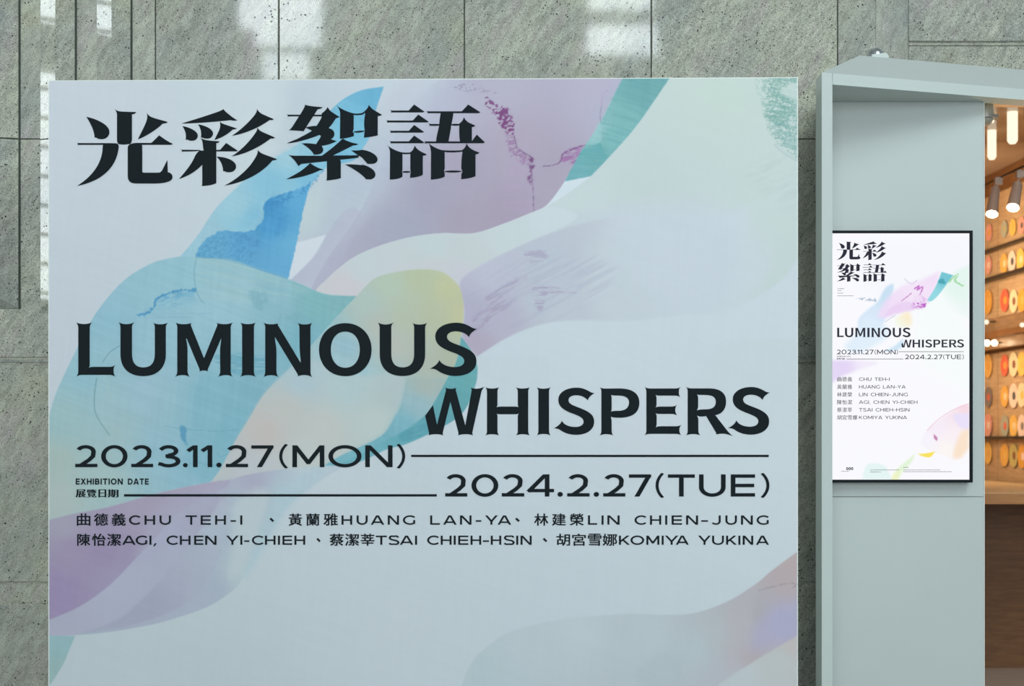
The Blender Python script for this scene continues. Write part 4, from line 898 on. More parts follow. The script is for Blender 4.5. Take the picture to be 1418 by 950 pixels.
# green dry brush, top right corner
for k, (poly, al, lo) in enumerate((([(1056,104,1),(1112,104,1),(1112,228,1),(1096,214),(1074,196),(1062,176),(1057,150)], .62, .47), ([(1064,104,1),(1104,104,1),(1098,118),(1080,128),(1096,140),(1108,150),(1108,200),(1080,188),(1064,160)], .55, .42))):
    A.layer(poly, [(1080,150,118,168,160),(1095,200,126,172,168),(1080,120,122,170,158)], soft=6, rough=4, alpha=al, grain=(13, 1.9, .20, lo, lo + .14), seed=21 + k)
    A.layer(poly, [(0,0,96,150,146)], soft=6, alpha=.5, grain=(2.0, 2.4, 0, .54, .66), seed=29 + k)
A.layer([(1104,118,1),(1092,122),(1080,129),(1090,137),(1104,141,1)], [(0,0,182,204,202)], soft=4, alpha=.85, rough=2, rs=4)
A.layer([(1046,112),(1058,110),(1058,150),(1050,140)], [(0,0,130,174,168)], soft=5, alpha=.4, grain=(2.4, 2.4, 0, .52, .64))
A.layer([(1030,240),(1075,212),(1110,226,1),(1110,300,1),(1085,290),(1050,262)], [(0,0,172,192,196)], soft=20, alpha=.4, grain=(30, 5, -.4, .4, .8))
A.line([(1072,200),(1085,212),(1104,223)], 3, (0,0,160,186,186), .5)
# cream arch
A.layer([(438,402),(453,386),(471,370),(494,354),(530,339),(571,328),(612,323),(656,323),(700,309),(740,293),(770,286),(800,300),(757,325),(700,350),(660,371),(640,392),(640,440),(560,450),(490,412,1),(452,407,1)],
        [(500,370,186,203,208),(600,345,184,204,207),(700,325,188,206,210),(760,300,190,208,214),(480,398,194,196,202),(600,372,190,198,203),(650,355,186,202,204),(640,375,190,196,206)], soft=1.6)
# lavender brushed mass
A.layer([(637,392),(660,371),(700,350),(757,325),(820,306),(880,300),(930,330),(920,400),(860,436),(780,444),(740,452),(700,469),(661,494,1),(651,483),(640,466),(643,430)],
        [(680,380,178,186,204),(650,430,168,170,194),(700,440,172,174,195),(660,480,168,162,184),(760,360,176,190,203),(740,420,176,188,202),(850,370,184,200,208),(900,400,186,203,211),(780,440,180,194,205)], soft=5)
A.layer([(860,290),(1000,300),(1000,430),(860,446),(820,420),(840,340)], [(930,370,187,203,213),(850,420,184,200,209)], soft=46)
for k, poly in enumerate(([(736,398),(760,398),(756,412),(748,431),(740,416)], [(726,350),(752,348),(758,358),(736,364)], [(655,440),(680,425),(712,412),(706,422),(676,444),(660,466)], [(672,412),(700,392),(730,384),(700,406),(680,424)], [(742,395),(790,402),(800,405),(745,406)])):
    A.layer(poly, [(0,0,150,142,176)], soft=4, rough=3, rs=5, alpha=.55, grain=(20, 2.4, -.55 if k in (2, 3) else 0, .38, .6), seed=50 + k)
A.layer([(645,400),(720,360),(800,350),(860,380),(800,430),(700,460),(660,480)], [(0,0,158,166,190)], soft=20, alpha=.30, grain=(60, 3.5, -.5, .48, .7), seed=61)
# white field under it
A.layer([(661,494,1),(700,470),(740,453),(780,445),(870,445),(980,436),(1000,470),(900,560),(660,560,1)], [(800,480,190,207,215),(680,510,188,206,216)], soft=3)
# blue tail: upper leaf
A.layer([(531.5,121.5,1),(502,126),(479,136),(462,149),(437,175),(412,200),(384,217),(350,240),(320,267),(297,291),(273,327),(249,356,1),(290,380,1),(398.5,387,1),(411,335),(422,282),(433,252),(453,232),(490,222),(502,206),(513,187),(520,155)],
        [(510,135,96,172,206),(480,170,104,180,210),(470,210,110,182,212),(440,190,150,196,212),(400,225,150,198,214),(350,270,152,198,214),(300,320,146,192,208),(370,250,132,190,212),(420,240,112,184,214),(330,310,146,196,212)], soft=1.4)
A.layer([(384,217),(412,200),(440,175),(455,190),(430,225),(395,262),(366,280),(362,300),(345,318),(320,320),(300,300),(330,262)], [(400,215,150,197,213),(330,285,148,198,214),(375,258,120,186,213),(352,300,112,182,212),(420,225,130,190,212)], soft=16, alpha=.75)
# dark blue wave
A.layer([(449,236),(438,247),(426,256),(412,262),(398,267),(382,271),(369,278),(365,290),(365,303),(358,312),(350,319),(328,321),(309,319),(298,323),(288,328),(280,337),(274,348),(271,358,1),(290,366),(343,372),(398.5,387,1),(411,335),(422,282),(432,251)],
        [(370,290,58,145,198),(375,310,66,152,204),(410,270,84,165,210),(340,335,78,156,204),(300,340,92,165,204),(400,340,96,172,212),(390,375,92,166,210),(350,360,86,160,204),(425,255,82,166,212)], soft=1.5, rough=2.2, rs=4, seed=7)
A.layer([(360,320),(330,322),(300,322),(276,344),(272,357),(300,362),(345,369),(356,345)], [(0,0,64,138,186)], soft=8, alpha=.45, grain=(2.4, 2.2, 0, .44, .62), seed=71)
A.layer([(372,278),(366,300),(356,320),(390,330),(396,290),(388,272)], [(0,0,56,140,196)], soft=14, alpha=.55, grain=(6, 18, .3, .3, .7), seed=72)
A.layer([(445,238),(425,255),(398,266),(375,275),(366,288),(375,292),(400,278),(425,266)], [(0,0,44,130,190)], soft=3, rough=3, rs=3, alpha=.6, grain=(3, 2.4, 0, .45, .55), seed=73)
# big lower blue circle
CIRC = [(60,620,1),(66.5,584),(76,549),(89,519),(107,482),(127,443),(151,410),(177,384),(207,366),(228,359),(250,355,1),(271,356),(309,358.5),(331,363),(363,375),(398,386),(420,395),(452,407.5),(494,410,1),(463,443),(430,480),(404,508),(367,545),(344,582),(325,613),(305,650),(291,668,1),(222,682),(150,702),(60,724,1)]
A.layer(CIRC, [(150,440,134,184,202),(250,380,138,188,202),(120,520,136,186,200),(220,470,142,188,204),(200,540,146,186,202),(150,560,148,188,198),(90,580,146,186,190),(80,640,158,184,180),(80,690,166,186,184),
               (160,600,150,186,192),(140,660,156,188,188),(220,620,138,184,200),(300,560,126,180,196),(330,600,118,178,196),(260,640,132,182,200),(350,540,120,174,190),(420,470,112,172,188),(440,420,116,176,182),(380,420,132,182,196),(330,400,142,188,200),(300,430,144,190,206),(470,415,116,174,180)], soft=1.6)
A.layer([(268,357,1),(309,358.5),(345,368),(398,386),(430,400),(400,412),(350,420),(300,420),(278,416),(272,400),(270,380)], [(0,0,156,196,200)], soft=12, alpha=.45, grain=(50, 3, .22, .35, .7), seed=81)
A.line([(272,358),(269,376),(271,398),(276,412),(282,420)], 1.3, (0,0,96,150,172), .6)
A.line([(398,386),(345,369),(309,359),(272,356.5)], 1.0, (0,0,84,150,176), .55)
A.layer([(190,437),(210,423),(216,414),(224,410),(240,406),(256,402),(270,402,1),(272,414),(281,420),(262,428),(232,434)], [(235,412,84,156,196),(260,412,106,172,200),(220,430,130,184,204)], soft=3, rough=3, rs=4, alpha=.9, grain=(9, 2.2, -.2, .28, .58), seed=83, fade=(230,406,242,440))
A.line([(190,437),(205,433),(214,424),(217,414),(232,407),(252,402),(271,402)], 3.5, (0,0,60,140,188), .8, rough=2.6, seed=84)
A.layer([(185,437),(290,432),(270,440),(190,441)], [(0,0,120,168,196)], soft=3, alpha=.4, grain=(40, 2, 0, .4, .7))
A.layer([(296,495),(322,488),(350,492),(375,497),(380,512),(350,520),(318,516)], [(0,0,92,160,182)], soft=7, alpha=.75, grain=(26, 2.3, 0, .36, .56), seed=85)
A.layer([(345,405),(362,400),(372,415),(362,430),(352,425)], [(0,0,112,168,184)], soft=6, alpha=.55, grain=(5, 6, .3, .35, .6), seed=86)
A.layer([(380,438),(420,432),(425,445),(390,450)], [(0,0,108,166,180)], soft=8, alpha=.4, grain=(3, 2, .3, .4, .6), seed=87)
A.line([(166,479),(152,488),(142,502)], 1.2, (0,0,92,130,148), .6)
A.line([(134,523),(131,545),(131,566),(136,580),(144,592),(152,603)], 1.4, (0,0,90,136,140), .65)
A.layer([(136,525),(150,520),(155,560),(150,596),(138,580),(133,560)], [(0,0,160,194,198)], soft=8, alpha=.45, grain=(3, 30, 0, .4, .7))
A.layer([(272,528),(300,520),(360,540),(325,610),(292,668),(258,640),(262,590)], [(0,0,116,176,194)], soft=16, alpha=.5)
A.layer([(250,590),(258,593),(257,607),(260,616),(251,608)], [(0,0,70,144,182)], soft=3, rough=1.5, alpha=.8)
A.line([(228,590),(255,594),(300,597),(336,594)], 1.3, (0,0,92,156,176), .45, rough=1)
A.line([(300,628),(306,632),(318,627),(326,622)], 1.2, (0,0,84,150,176), .5)
A.line([(262,643),(272,640),(286,643),(304,644)], 1.2, (0,0,84,150,176), .4)
# yellow-green round and cream ribbon
RIB = [(494,410),(507,396),(522,384),(550,376.5),(582,373),(610,376),(628,388),(638,402),(642,424),(641,450),(638.7,467,1),(632,500),(620,523),(600,559),(589,575),(592,602),(560,616),(535,622),(500,638),(469,645),(455,650,1),(400,648),(319,664,1),(291,669,1),(305,650),(325,613),(344,582),(367,545),(404,508),(430,480),(463,443)]
A.layer(RIB, [(580,385,174,190,158),(620,400,184,192,152),(638,440,184,190,150),(540,395,172,194,176),(510,420,166,190,184),(600,440,174,186,158),(560,440,172,188,166),(520,450,172,184,176),(545,480,176,184,176),(590,500,168,180,166),(625,490,166,178,158),(600,530,164,180,172),
              (570,560,146,184,194),(560,590,118,178,192),(580,600,104,172,186),(480,480,140,184,200),(500,520,150,192,202),(460,500,152,192,202),(540,530,156,190,196),(480,560,176,196,196),(400,560,180,190,190),(370,590,184,188,184),(440,600,182,192,190),(350,640,180,190,194),(430,630,180,194,196),(400,520,150,188,200),(520,580,172,194,194),(450,450,140,184,190)], soft=1.6)
A.layer([(404,508,1),(440,500),(500,520),(556,515),(561,525,1),(554,559),(545,577),(533,596),(520,606),(495,619),(469,631),(440,648,1),(380,652),(319,664,1),(325,613,1),(344,582),(367,545)],
        [(420,530,164,192,202),(480,540,168,196,200),(540,545,170,190,192),(400,570,182,189,186),(370,600,186,184,181),(450,590,184,194,190),(520,590,180,198,196),(360,650,178,190,198),(420,630,182,196,194)], soft=10, alpha=.85)
A.layer([(563,524,1),(556,559),(547,577),(535,597),(521,608),(496,620),(470,632),(440,650,1),(470,650),(510,636),(560,616),(600,600),(603,556),(620,523,1)],
        [(590,535,160,178,172),(580,560,142,182,192),(560,590,112,174,190),(530,612,104,170,186),(480,636,110,176,190)], soft=1.6)
# teal crescent
A.layer([(638.7,466,1),(651,483),(659,500),(661.5,515),(659,532),(647,563),(629,582),(592,602),(560,616),(535,622.5),(500,638),(455,650,1),(500,628),(530,612),(560,596),(589,575),(600,559),(620,523),(632,500)],
        [(645,490,92,164,172),(650,530,92,164,170),(620,560,88,160,170),(600,590,84,158,172),(560,608,92,166,180),(510,630,100,170,184)], soft=1.5)
A.layer([(555,600),(592,586),(604,590),(590,602),(560,612)], [(0,0,66,144,162)], soft=4, alpha=.6, grain=(20, 2.2, -.4, .35, .6), seed=91)
# white below the crescent
A.layer([(661,494,1),(662,505),(661.5,516),(659,532),(647,563),(629,582),(592,602),(560,616),(535,622.5),(500,639),(455,651,1),(470,700,1),(760,700,1),(760,494,1)], [(680,560,187,205,214),(560,660,184,202,210)], soft=1.6)
# lavender stripe and pale sheaf on the lower left
A.layer([(319,664,1),(345,657),(400,649),(470,646),(440,668),(400,700),(370,745),(355,770),(333,806),(318,821),(288,840),(240,857),(200,867),(137,877),(60,882,1),(60,820,1),(120,780),(200,740),(250,700)],
        [(350,665,162,168,190),(430,652,176,196,206),(390,690,166,194,204),(340,740,168,192,200),(340,790,172,196,202),(300,740,162,180,197),(330,710,166,190,202),(250,800,160,172,192),(180,845,160,172,192),(290,820,160,176,194),(300,700,166,172,192),(90,870,156,176,190)], soft=1.6)
A.layer([(325,700),(350,680),(372,684),(360,730),(340,780),(318,800),(322,750)], [(345,740,180,198,204)], soft=16, alpha=.8)
A.layer([(382,690),(425,652),(450,655),(400,705),(365,765),(340,800),(350,760)], [(395,700,166,196,206)], soft=14, alpha=.7)
A.layer([(100,878),(160,860),(193,834),(218,808),(244,778),(270,740),(300,700),(320,690),(310,750),(290,800),(250,840),(180,866)], [(200,850,152,158,182),(270,780,162,172,192),(300,720,168,184,199)], soft=3, alpha=.6)
A.layer([(60,800,1),(150,760),(230,720),(290,680),(300,700),(250,770),(218,806),(193,832),(159,858),(108,878),(60,882,1)], [(90,850,164,170,192),(150,820,166,174,196),(220,760,164,172,196),(270,710,160,164,188)], soft=3, alpha=.9)
A.layer([(60,722,1),(100,712),(150,702),(222,682),(291,668),(319,664.5,1),(313,674),(280,690),(240,716),(215,745),(180,782),(150,812),(110,840),(60,862,1)],
        [(100,760,150,142,172),(80,820,146,136,174),(140,770,146,138,172),(200,700,158,154,178),(260,690,160,158,182),(300,670,162,160,184),(90,730,156,158,178),(160,800,150,146,178)], soft=2)
A.layer([(225,700),(300,672),(319,665,1),(300,700),(250,745),(215,772),(190,780),(200,740)], [(0,0,162,168,192)], soft=26, alpha=.6)
A.layer([(60,880,1),(104,881,1),(96,900),(87,921),(71,946),(60,960,1)], [(85,890,138,180,186),(75,930,142,178,180)], soft=1.6)
# bottom right leaf
A.layer([(632,1066,1),(634,980),(641,945),(655,914),(677,894),(699,878),(736,866),(790,856),(871,850),(912,851.5),(961,849),(1007,833),(1045,810),(1069,790),(1108,761,1),(1120,1066,1)],
        [(670,920,172,195,202),(720,890,178,197,205),(800,880,180,198,206),(900,880,176,195,202),(960,900,172,192,198),(1000,880,172,186,192),(1030,860,172,178,184),(1050,850,166,168,174),(1085,800,174,166,170),(1100,780,176,166,168),(1080,860,166,168,198),(1040,910,172,168,176),(1010,930,174,184,194),(900,940,174,193,200)], soft=2.5)
A.layer([(1040,880),(1060,850),(1108,832,1),(1108,884,1),(1070,892),(1045,900)], [(1085,860,165,168,200)], soft=26, alpha=.65)
A.layer([(1008,850),(1046,812),(1042,850),(1036,900),(1010,935),(1000,900)], [(1020,870,176,176,184)], soft=16, alpha=.5)
A.layer([(996,947,1),(1055,909),(1108,878,1),(1120,1066,1),(940,1066,1)], [(1080,920,180,192,194),(1020,945,180,196,202),(1100,890,184,184,184)], soft=3)
A.layer([(880,930),(905,910),(925,905),(945,915),(940,950),(890,950)], [(0,0,166,186,192)], soft=16, alpha=.5)
A.line([(1050,818),(1072,812),(1090,808),(1104,808)], 1.2, (0,0,140,136,144), .6, rough=1)
A.line([(1098,814),(1106,806)], 1.2, (0,0,120,120,128), .6)
# faint brush drag lines over the whole print
allsl = (slice(None), slice(None))
g1 = A.fbm(allsl, 90, 4, .35, 101, 3) - .5
g2 = A.fbm(allsl, 5, 60, .1, 111, 3) - .5
sat = np.clip((A.C.max(-1) - A.C.min(-1) - 14) / 40, 0.12, 1)
lum = A.C.mean(-1, keepdims=True); A.C = lum + (A.C - lum) * 0.93
A.C = np.clip(A.C + ((g1 * 9 + g2 * 7) * sat)[..., None], 0, 255)

m, nt, b = mat_new('board_print')
ca = N(nt, 'ShaderNodeVertexColor', _layer_name='print')
nt.links.new(ca.outputs['Color'], b.inputs['Base Color'])
b.inputs['Roughness'].default_value = 0.55
b.inputs['Specular IOR Level'].default_value = 0.3
M_PRINT = m
def face_tf(x, y):   # the top edge of the board drops 4.4 px to the left
    return board_tf(.0008)(x, y - 4.5 * (x - 67.0) / 1038.0 * np.clip((170 - y) / 58.0, 0, 1))
A.mesh('printed_face', face_tf, M_PRINT, sign, lin(A.C) / K_SIGN)
tfi = board_tf(.0022)
for c in '光彩絮語':
    TITLES[c].build('title_character', tfi, M_INK, sign)
W1.build('headline_word', tfi, M_INK, sign); W2.build('headline_word', tfi, M_INK, sign)
DATE1.build('opening_date', tfi, M_INK, sign); DATE2.build('closing_date', tfi, M_INK, sign)
for t_ in (SM1, SM2, SM3): t_.build('date_caption', tfi, M_INK, sign)
NAMES.build('artist_names', tfi, M_INK, sign)
rect_text(569.3, 1064.5, 629.8, 632.9).build('rule_line', tfi, M_INK, sign)
rect_text(171.9, 605, 684.3, 687.6).build('rule_line', tfi, M_INK, sign)
# ---------------------------------------------------------------- white portal pylon
portal = empty('portal_frame', (1.9, 7.6, 0), 'tall white laminate portal with a recessed panel and sloping top beside the board', 'portal')
fd = 0.338                      # plan slope of the header front
def fy(x): return 7.341 + fd * (x - 1.478)
XE = 2.95
MB().prism([(1.428, fy(1.428)), (1.4805, fy(1.4805)), (1.4805, fy(1.4805) + .14), (1.428, fy(1.428) + .14)], 0, 3.184).build('side_post', M_LAM, portal)
MB().prism([(1.482, fy(1.482)), (XE, fy(XE)), (XE, fy(XE) + .13), (2.29, fy(2.29) + .13), (2.20, 7.75), (1.54, 7.75), (1.482, fy(1.482) + .14)], 3.132, 3.184).build('header', M_LAM, portal)
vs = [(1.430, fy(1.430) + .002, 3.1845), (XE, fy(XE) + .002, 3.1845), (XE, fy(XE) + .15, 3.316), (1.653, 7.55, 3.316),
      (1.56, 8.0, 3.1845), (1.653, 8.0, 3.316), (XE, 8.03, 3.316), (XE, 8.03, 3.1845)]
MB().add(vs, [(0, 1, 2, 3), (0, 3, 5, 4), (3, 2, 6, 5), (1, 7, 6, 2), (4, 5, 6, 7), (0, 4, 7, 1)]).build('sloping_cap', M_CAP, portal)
zseam = EYE + (HY - 688) / F * 7.72
MB().box(1.4808, 2.2915, 7.72, 7.748, zseam + .0012, 3.1318, .0012).build('back_panel', M_LAM_BACK, portal)
MB().box(1.4808, 2.2915, 7.72, 7.748, 0, zseam - .0012, .0012).build('back_panel', M_LAM_BACK, portal)
MB().box(2.2915, 2.2955, 7.716, 7.750, 0, 3.1318).build('edge_trim', M_EDGE, portal)
MB().box(1.545, 2.27, 7.75, 8.0, 0, 3.13).build('carcass', M_LAM, portal)  # unseen body run back towards the wall to keep the gap dark

M_DOME, nt, b = mat_new('clear_dome')
b.inputs['Base Color'].default_value = (.55, .58, .58, 1); b.inputs['Roughness'].default_value = .06; b.inputs['Metallic'].default_value = .85
dome = empty('dome_camera', P(1212, 79, 7.8), 'small shiny dome on a white base on top of the portal', 'dome')
c = P(1212, 78.5, 7.8); q = 7.8 / F
MB().lathe([(15*q, -.048), (15*q, -.005), (13*q, 0), (12.4*q, 5*q), (9.6*q, 9*q), (5*q, 11.6*q), (.5*q, 12.4*q)], c, (0, 0, 1), 28).build('dome', M_DOME, dome)
a = P(1216, 74.5, 7.74)
MB().add([(a[0] - .03, 7.74, 3.318), (a[0] + .052, 7.74, 3.318), (a[0] + .052, 7.74, a[2] - .010), (a[0] + .040, 7.74, a[2] + .006), (a[0] - .03, 7.74, a[2] - .003),
          (a[0] - .03, 7.84, 3.318), (a[0] + .052, 7.84, 3.318), (a[0] + .052, 7.84, a[2] - .010), (a[0] + .040, 7.84, a[2] + .006), (a[0] - .03, 7.84, a[2] - .003)],
         [(0, 1, 2, 3, 4), (9, 8, 7, 6, 5), (0, 5, 6, 1), (1, 6, 7, 2), (2, 7, 8, 3), (3, 8, 9, 4), (4, 9, 5, 0)]).build('base', M_LAM, dome)

# ---------------------------------------------------------------- portrait display
SY = 7.665
def screen_tf(off):
    def tf(x, y):
        x = np.asarray(x, float); y = np.asarray(y, float)
        return (x - CX) / F * SY, np.full(x.shape, SY - off), EYE + (HY - y) / F * SY
    return tf
scr = empty('digital_display', P(1249, 668, 7.69), 'upright black-framed screen showing the exhibition poster, mounted in the portal', 'screen')
sx0, sx1, sy0, sy1 = 1150.5, 1342.3, 323.2, 664.2
ox0, ox1, oy0, oy1 = 1146.5, 1346.8, 319.3, 668.3
f = MB()
for (xa, xb, ya, yb) in ((ox0, sx0, oy0, oy1), (sx1, ox1, oy0, oy1), (sx0, sx1, oy0, sy0), (sx0, sx1, sy1, oy1)):
    a = P(xa, yb, SY); b_ = P(xb, ya, SY)
    f.box(a[0], b_[0], SY - .004, SY + .02, a[2], b_[2])
f.build('bezel', M_BEZEL, scr)
a = P(ox0 + 2, oy1 - 2, SY); b_ = P(ox1 - 2, oy0 + 2, SY)
MB().box(a[0], b_[0], SY + .006, 7.7195, a[2], b_[2]).build('housing', M_BEZEL, scr)
sp = Paint(sx0, sx1, sy0, sy1, 0.8)
B = sp
B.C[:] = (250, 250, 254)
B.layer([(1180,340),(1260,330),(1342,325,1),(1342,420),(1280,420),(1200,400)], [(0,0,246,248,253)], soft=30)
B.layer([(1342,368,1),(1328,373),(1318,382),(1305,400),(1318,430),(1342,440,1)], [(1330,400,226,246,238),(1320,430,238,248,246)], soft=8, alpha=.9)
B.layer([(1300,405),(1330,440),(1342,460,1),(1342,540,1),(1280,500),(1270,440)], [(0,0,246,252,251)], soft=30)
B.layer([(1237,394),(1228,397),(1222,405),(1215,418),(1200,430),(1188,445),(1195,470),(1222,450),(1235,410)], [(1228,405,200,224,244),(1205,440,216,232,250)], soft=4, alpha=.95)
B.layer([(1200,440),(1185,462),(1170,480),(1190,488),(1225,470),(1230,455)], [(0,0,222,238,251)], soft=12, alpha=.9)
B.layer([(1216,436),(1230,412),(1250,396),(1275,388),(1300,376,1),(1298,394),(1285,416),(1265,428),(1240,434),(1226,440)], [(1270,402,244,228,249),(1240,428,240,220,247),(1290,388,243,222,248)], soft=9, alpha=.9)
B.layer([(1226,438),(1236,424),(1256,418),(1268,424),(1262,430),(1244,434)], [(0,0,232,206,242)], soft=4, alpha=.7)
B.layer([(1262,424),(1266,412),(1276,406),(1284,410),(1286,420),(1278,427),(1268,429)], [(0,0,214,160,222)], soft=5, alpha=.45, grain=(6,3,.6,.3,.7))
B.layer([(1264,421),(1270,416),(1280,418),(1282,424),(1272,427)], [(0,0,178,70,190)], soft=2, rough=2.5, rs=2.5, alpha=.85, grain=(3.5,1.8,.4,.42,.6))
B.line([(1266,400),(1273,396),(1270,402),(1278,397),(1274,408)], 1.6, (0,0,186,90,190), .85, rough=.8)
B.line([(1248,417),(1256,411),(1262,406)], 1.0, (0,0,170,90,160), .7, rough=.4)
B.line([(1252,386),(1262,393),(1270,388)], .9, (0,0,190,180,215), .7)
B.layer([(1304,376.5,1),(1320,381,1),(1312,392),(1300,408),(1290,417),(1284,416,1),(1296,396)], [(1308,385,120,198,212),(1294,408,150,218,228)], soft=1.5)
B.layer([(1300,388),(1306,386),(1309,393),(1300,392)], [(0,0,70,160,176)], soft=2, alpha=.8)
B.line([(1314,391),(1320,384),(1327,380),(1322,387),(1326,392),(1334,396)], 2.2, (0,0,150,214,150), .8, rough=1.2)
B.line([(1226,446),(1234,440),(1240,437)], .9, (0,0,130,160,180), .5)
B.layer([(1240,442),(1256,432),(1262,440),(1260,452),(1244,452)], [(1256,440,252,236,206),(1244,448,244,250,236)], soft=8)
B.layer([(1185,414),(1200,412),(1210,412),(1216,420),(1208,418)], [(0,0,110,140,170)], soft=1, alpha=.5, grain=(3,2,0,.5,.6))
B.layer([(1226,487),(1240,478),(1250,470),(1248,482)], [(0,0,190,222,242)], soft=4, alpha=.7)
B.layer([(1150,499,1),(1190,499),(1215,503),(1190,512),(1165,522),(1150,532,1)], [(1165,508,228,214,246),(1200,504,242,236,251)], soft=8)
B.layer([(1342,560,1),(1330,563),(1312,574),(1296,586),(1282,597),(1276,615),(1290,625),(1310,632),(1325,636),(1342,600,1)], [(1336,563,246,212,222),(1320,575,246,226,236),(1300,590,244,234,249),(1285,610,247,243,253),(1320,600,250,238,244),(1310,620,253,247,242)], soft=3, alpha=.85)
B.line([(1342,559),(1330,563),(1312,572),(1296,584),(1284,596)], 1.2, (0,0,236,180,200), .6)
B.layer([(1320,575),(1342,572,1),(1342,596,1),(1330,592)], [(0,0,234,226,250)], soft=4)
B.layer([(1330,600),(1342,594,1),(1342,620,1),(1330,634),(1320,630)], [(0,0,251,228,206)], soft=9)
B.layer([(1271,628.5,1),(1280,628),(1295,625.5,1),(1288,633),(1278,632)], [(0,0,250,226,96)], soft=1.6)
B.layer([(1293,601,1),(1298,606),(1297.5,611,1),(1293.5,607)], [(0,0,200,140,180)], soft=1.2)
B.layer([(1234,664),(1242,650),(1258,636),(1266,630),(1262,640),(1248,656),(1244,664)], [(1250,645,222,244,214),(1238,662,240,244,190)], soft=4, alpha=.9)
B.layer([(1194,664,1),(1198,648),(1205,642),(1225,645),(1235,664,1)], [(0,0,226,245,242)], soft=5, alpha=.9)
m = bpy.data.materials.new('screen_light'); m.use_nodes = True
nt = m.node_tree; nt.nodes.remove(nt.nodes['Principled BSDF'])
ca = N(nt, 'ShaderNodeVertexColor', _layer_name='print'); em = N(nt, 'ShaderNodeEmission', Strength=1.0)
nt.links.new(ca.outputs['Color'], em.inputs[0]); nt.links.new(em.outputs[0], nt.nodes['Material Output'].inputs[0])
B.mesh('lit_screen', screen_tf(.0), m, scr, lin(B.C))
M_SINK = mat_emit('screen_black', (.030, .033, .050), 1.0)
M_SINK2 = mat_emit('screen_grey', (.10, .10, .12), 1.0)
st = screen_tf(.0012)
for c, bx in (('光', (1158.4, 1191.6, 334.0, 360.2)), ('彩', (1194.4, 1227.6, 334.0, 360.2)), ('絮', (1158.8, 1191.8, 364.4, 390.2)), ('語', (1194.2, 1228.0, 364.4, 390.2))):
    TITLES[c].fitted(*bx).build('screen_title', st, M_SINK, scr)
W1.fitted(1158.6, 1261, 453.5, 467.4).build('screen_headline', st, M_SINK, scr)
W2.fitted(1248, 1335, 469.9, 481.6).build('screen_headline', st, M_SINK, scr)
T = Text(); T.merge(DATE1.fitted(1158.6, 1243.4, 484.0, 491.0)); T.merge(DATE2.fitted(1253, 1334.6, 490.8, 497.8))
T.merge(rect_text(1244.6, 1334.6, 486.7, 487.4)); T.merge(rect_text(1172, 1251, 496.8, 497.5))
T.merge(SMALL.fitted(1158.6, 1177.6, 492.8, 497.9))
T.build('screen_dates', st, M_SINK, scr)
T = Text()
for k, (cj, la, xe) in enumerate((('曲德義', 'CHU TEH-I', 1232), ('黃蘭雅', 'HUANG LAN-YA', 1254), ('林建榮', 'LIN CHIEN-JUNG', 1257), ('陳怡潔', 'AGI, CHEN YI-CHIEH', 1270.4), ('蔡潔莘', 'TSAI CHIEH-HSIN', 1259.4), ('胡宮雪娜', 'KOMIYA YUKINA', 1255.8))):
    y = 525.1 + k * 10.6
    for q_, c in enumerate(cj): cjk_glyph(T, c, 1159.1 + q_*7.2, 1159.1 + q_*7.2 + 6.4, y - 3.2, y + 3.2, .1, 0)
    word(T, la, 1189.4, xe, y - 2.35, y + 2.35, .15, None, gap=.13)
T.build('screen_names', st, M_SINK2, scr)
for xa, xb, y in ((1160, 1169, 399.8), (1160, 1165, 402.4), (1159.6, 1167.5, 406.0), (1159.6, 1182, 409.7), (1205, 1245, 650.8), (1205, 1220, 653.6), (1251, 1302, 650.8), (1251, 1318, 653.2), (1165, 1176, 652.7), (1251, 1258, 647.3)):
    T = Text(); x = xa; r_ = random.Random(int(y * 7 + xa))
    while x < xb:
        w_ = r_.uniform(.6, 1.3); T.merge(rect_text(x, min(x + w_, xb), y - .42, y + .42)); x += w_ + .45
    T.build('small_print', st, M_SINK2, scr)
T = Text()
for cx_ in (1173.2, 1176.6, 1180.0):
    n = 14; o_ = [(cx_ + 1.6*math.cos(a), 649 + 2.1*math.sin(a)) for a in np.linspace(0, 2*math.pi, n, endpoint=False)]
    i_ = [(cx_ + .55*math.cos(a), 649 + 1.0*math.sin(a)) for a in np.linspace(0, 2*math.pi, n, endpoint=False)]
    T.add(o_ + i_, [(k, (k+1) % n, n + (k+1) % n, n + k) for k in range(n)])
T.build('screen_emblem', st, M_SINK, scr)

# ---------------------------------------------------------------- sensor beside the header
M_GREY = mat_plain('grey_metal', (.46, .44, .38), .4, metal=.3)
M_GREY2 = mat_plain('dark_grey_metal', (.30, .29, .26), .4, metal=.3)
sn = empty('door_sensor', P(1366, 158, 7.86), 'small grey sensor housing fixed under the portal header at the shop opening', 'sensor')
c = P(1364.5, 162.5, 7.86); q = 7.86 / F
z0 = 3.132
MB().lathe([(11.5*q, 0), (11.5*q, 16*q), (10.5*q, 18*q), (9.5*q, z0 - c[2])], c, (0, 0, 1), 24).build('housing', M_GREY, sn)
MB().lathe([(12*q, -2.5*q), (18*q, -2.5*q), (18*q, 1.5*q), (12*q, 1.5*q)], c, (0, 0, 1), 28).build('ring', M_GREY2, sn)
MB().lathe([(3*q, -10.5*q), (8*q, -10*q), (11.5*q, -6.5*q), (11.5*q, -3*q)], c, (0, .15, 1), 24).build('lens_cover', M_GREY, sn)

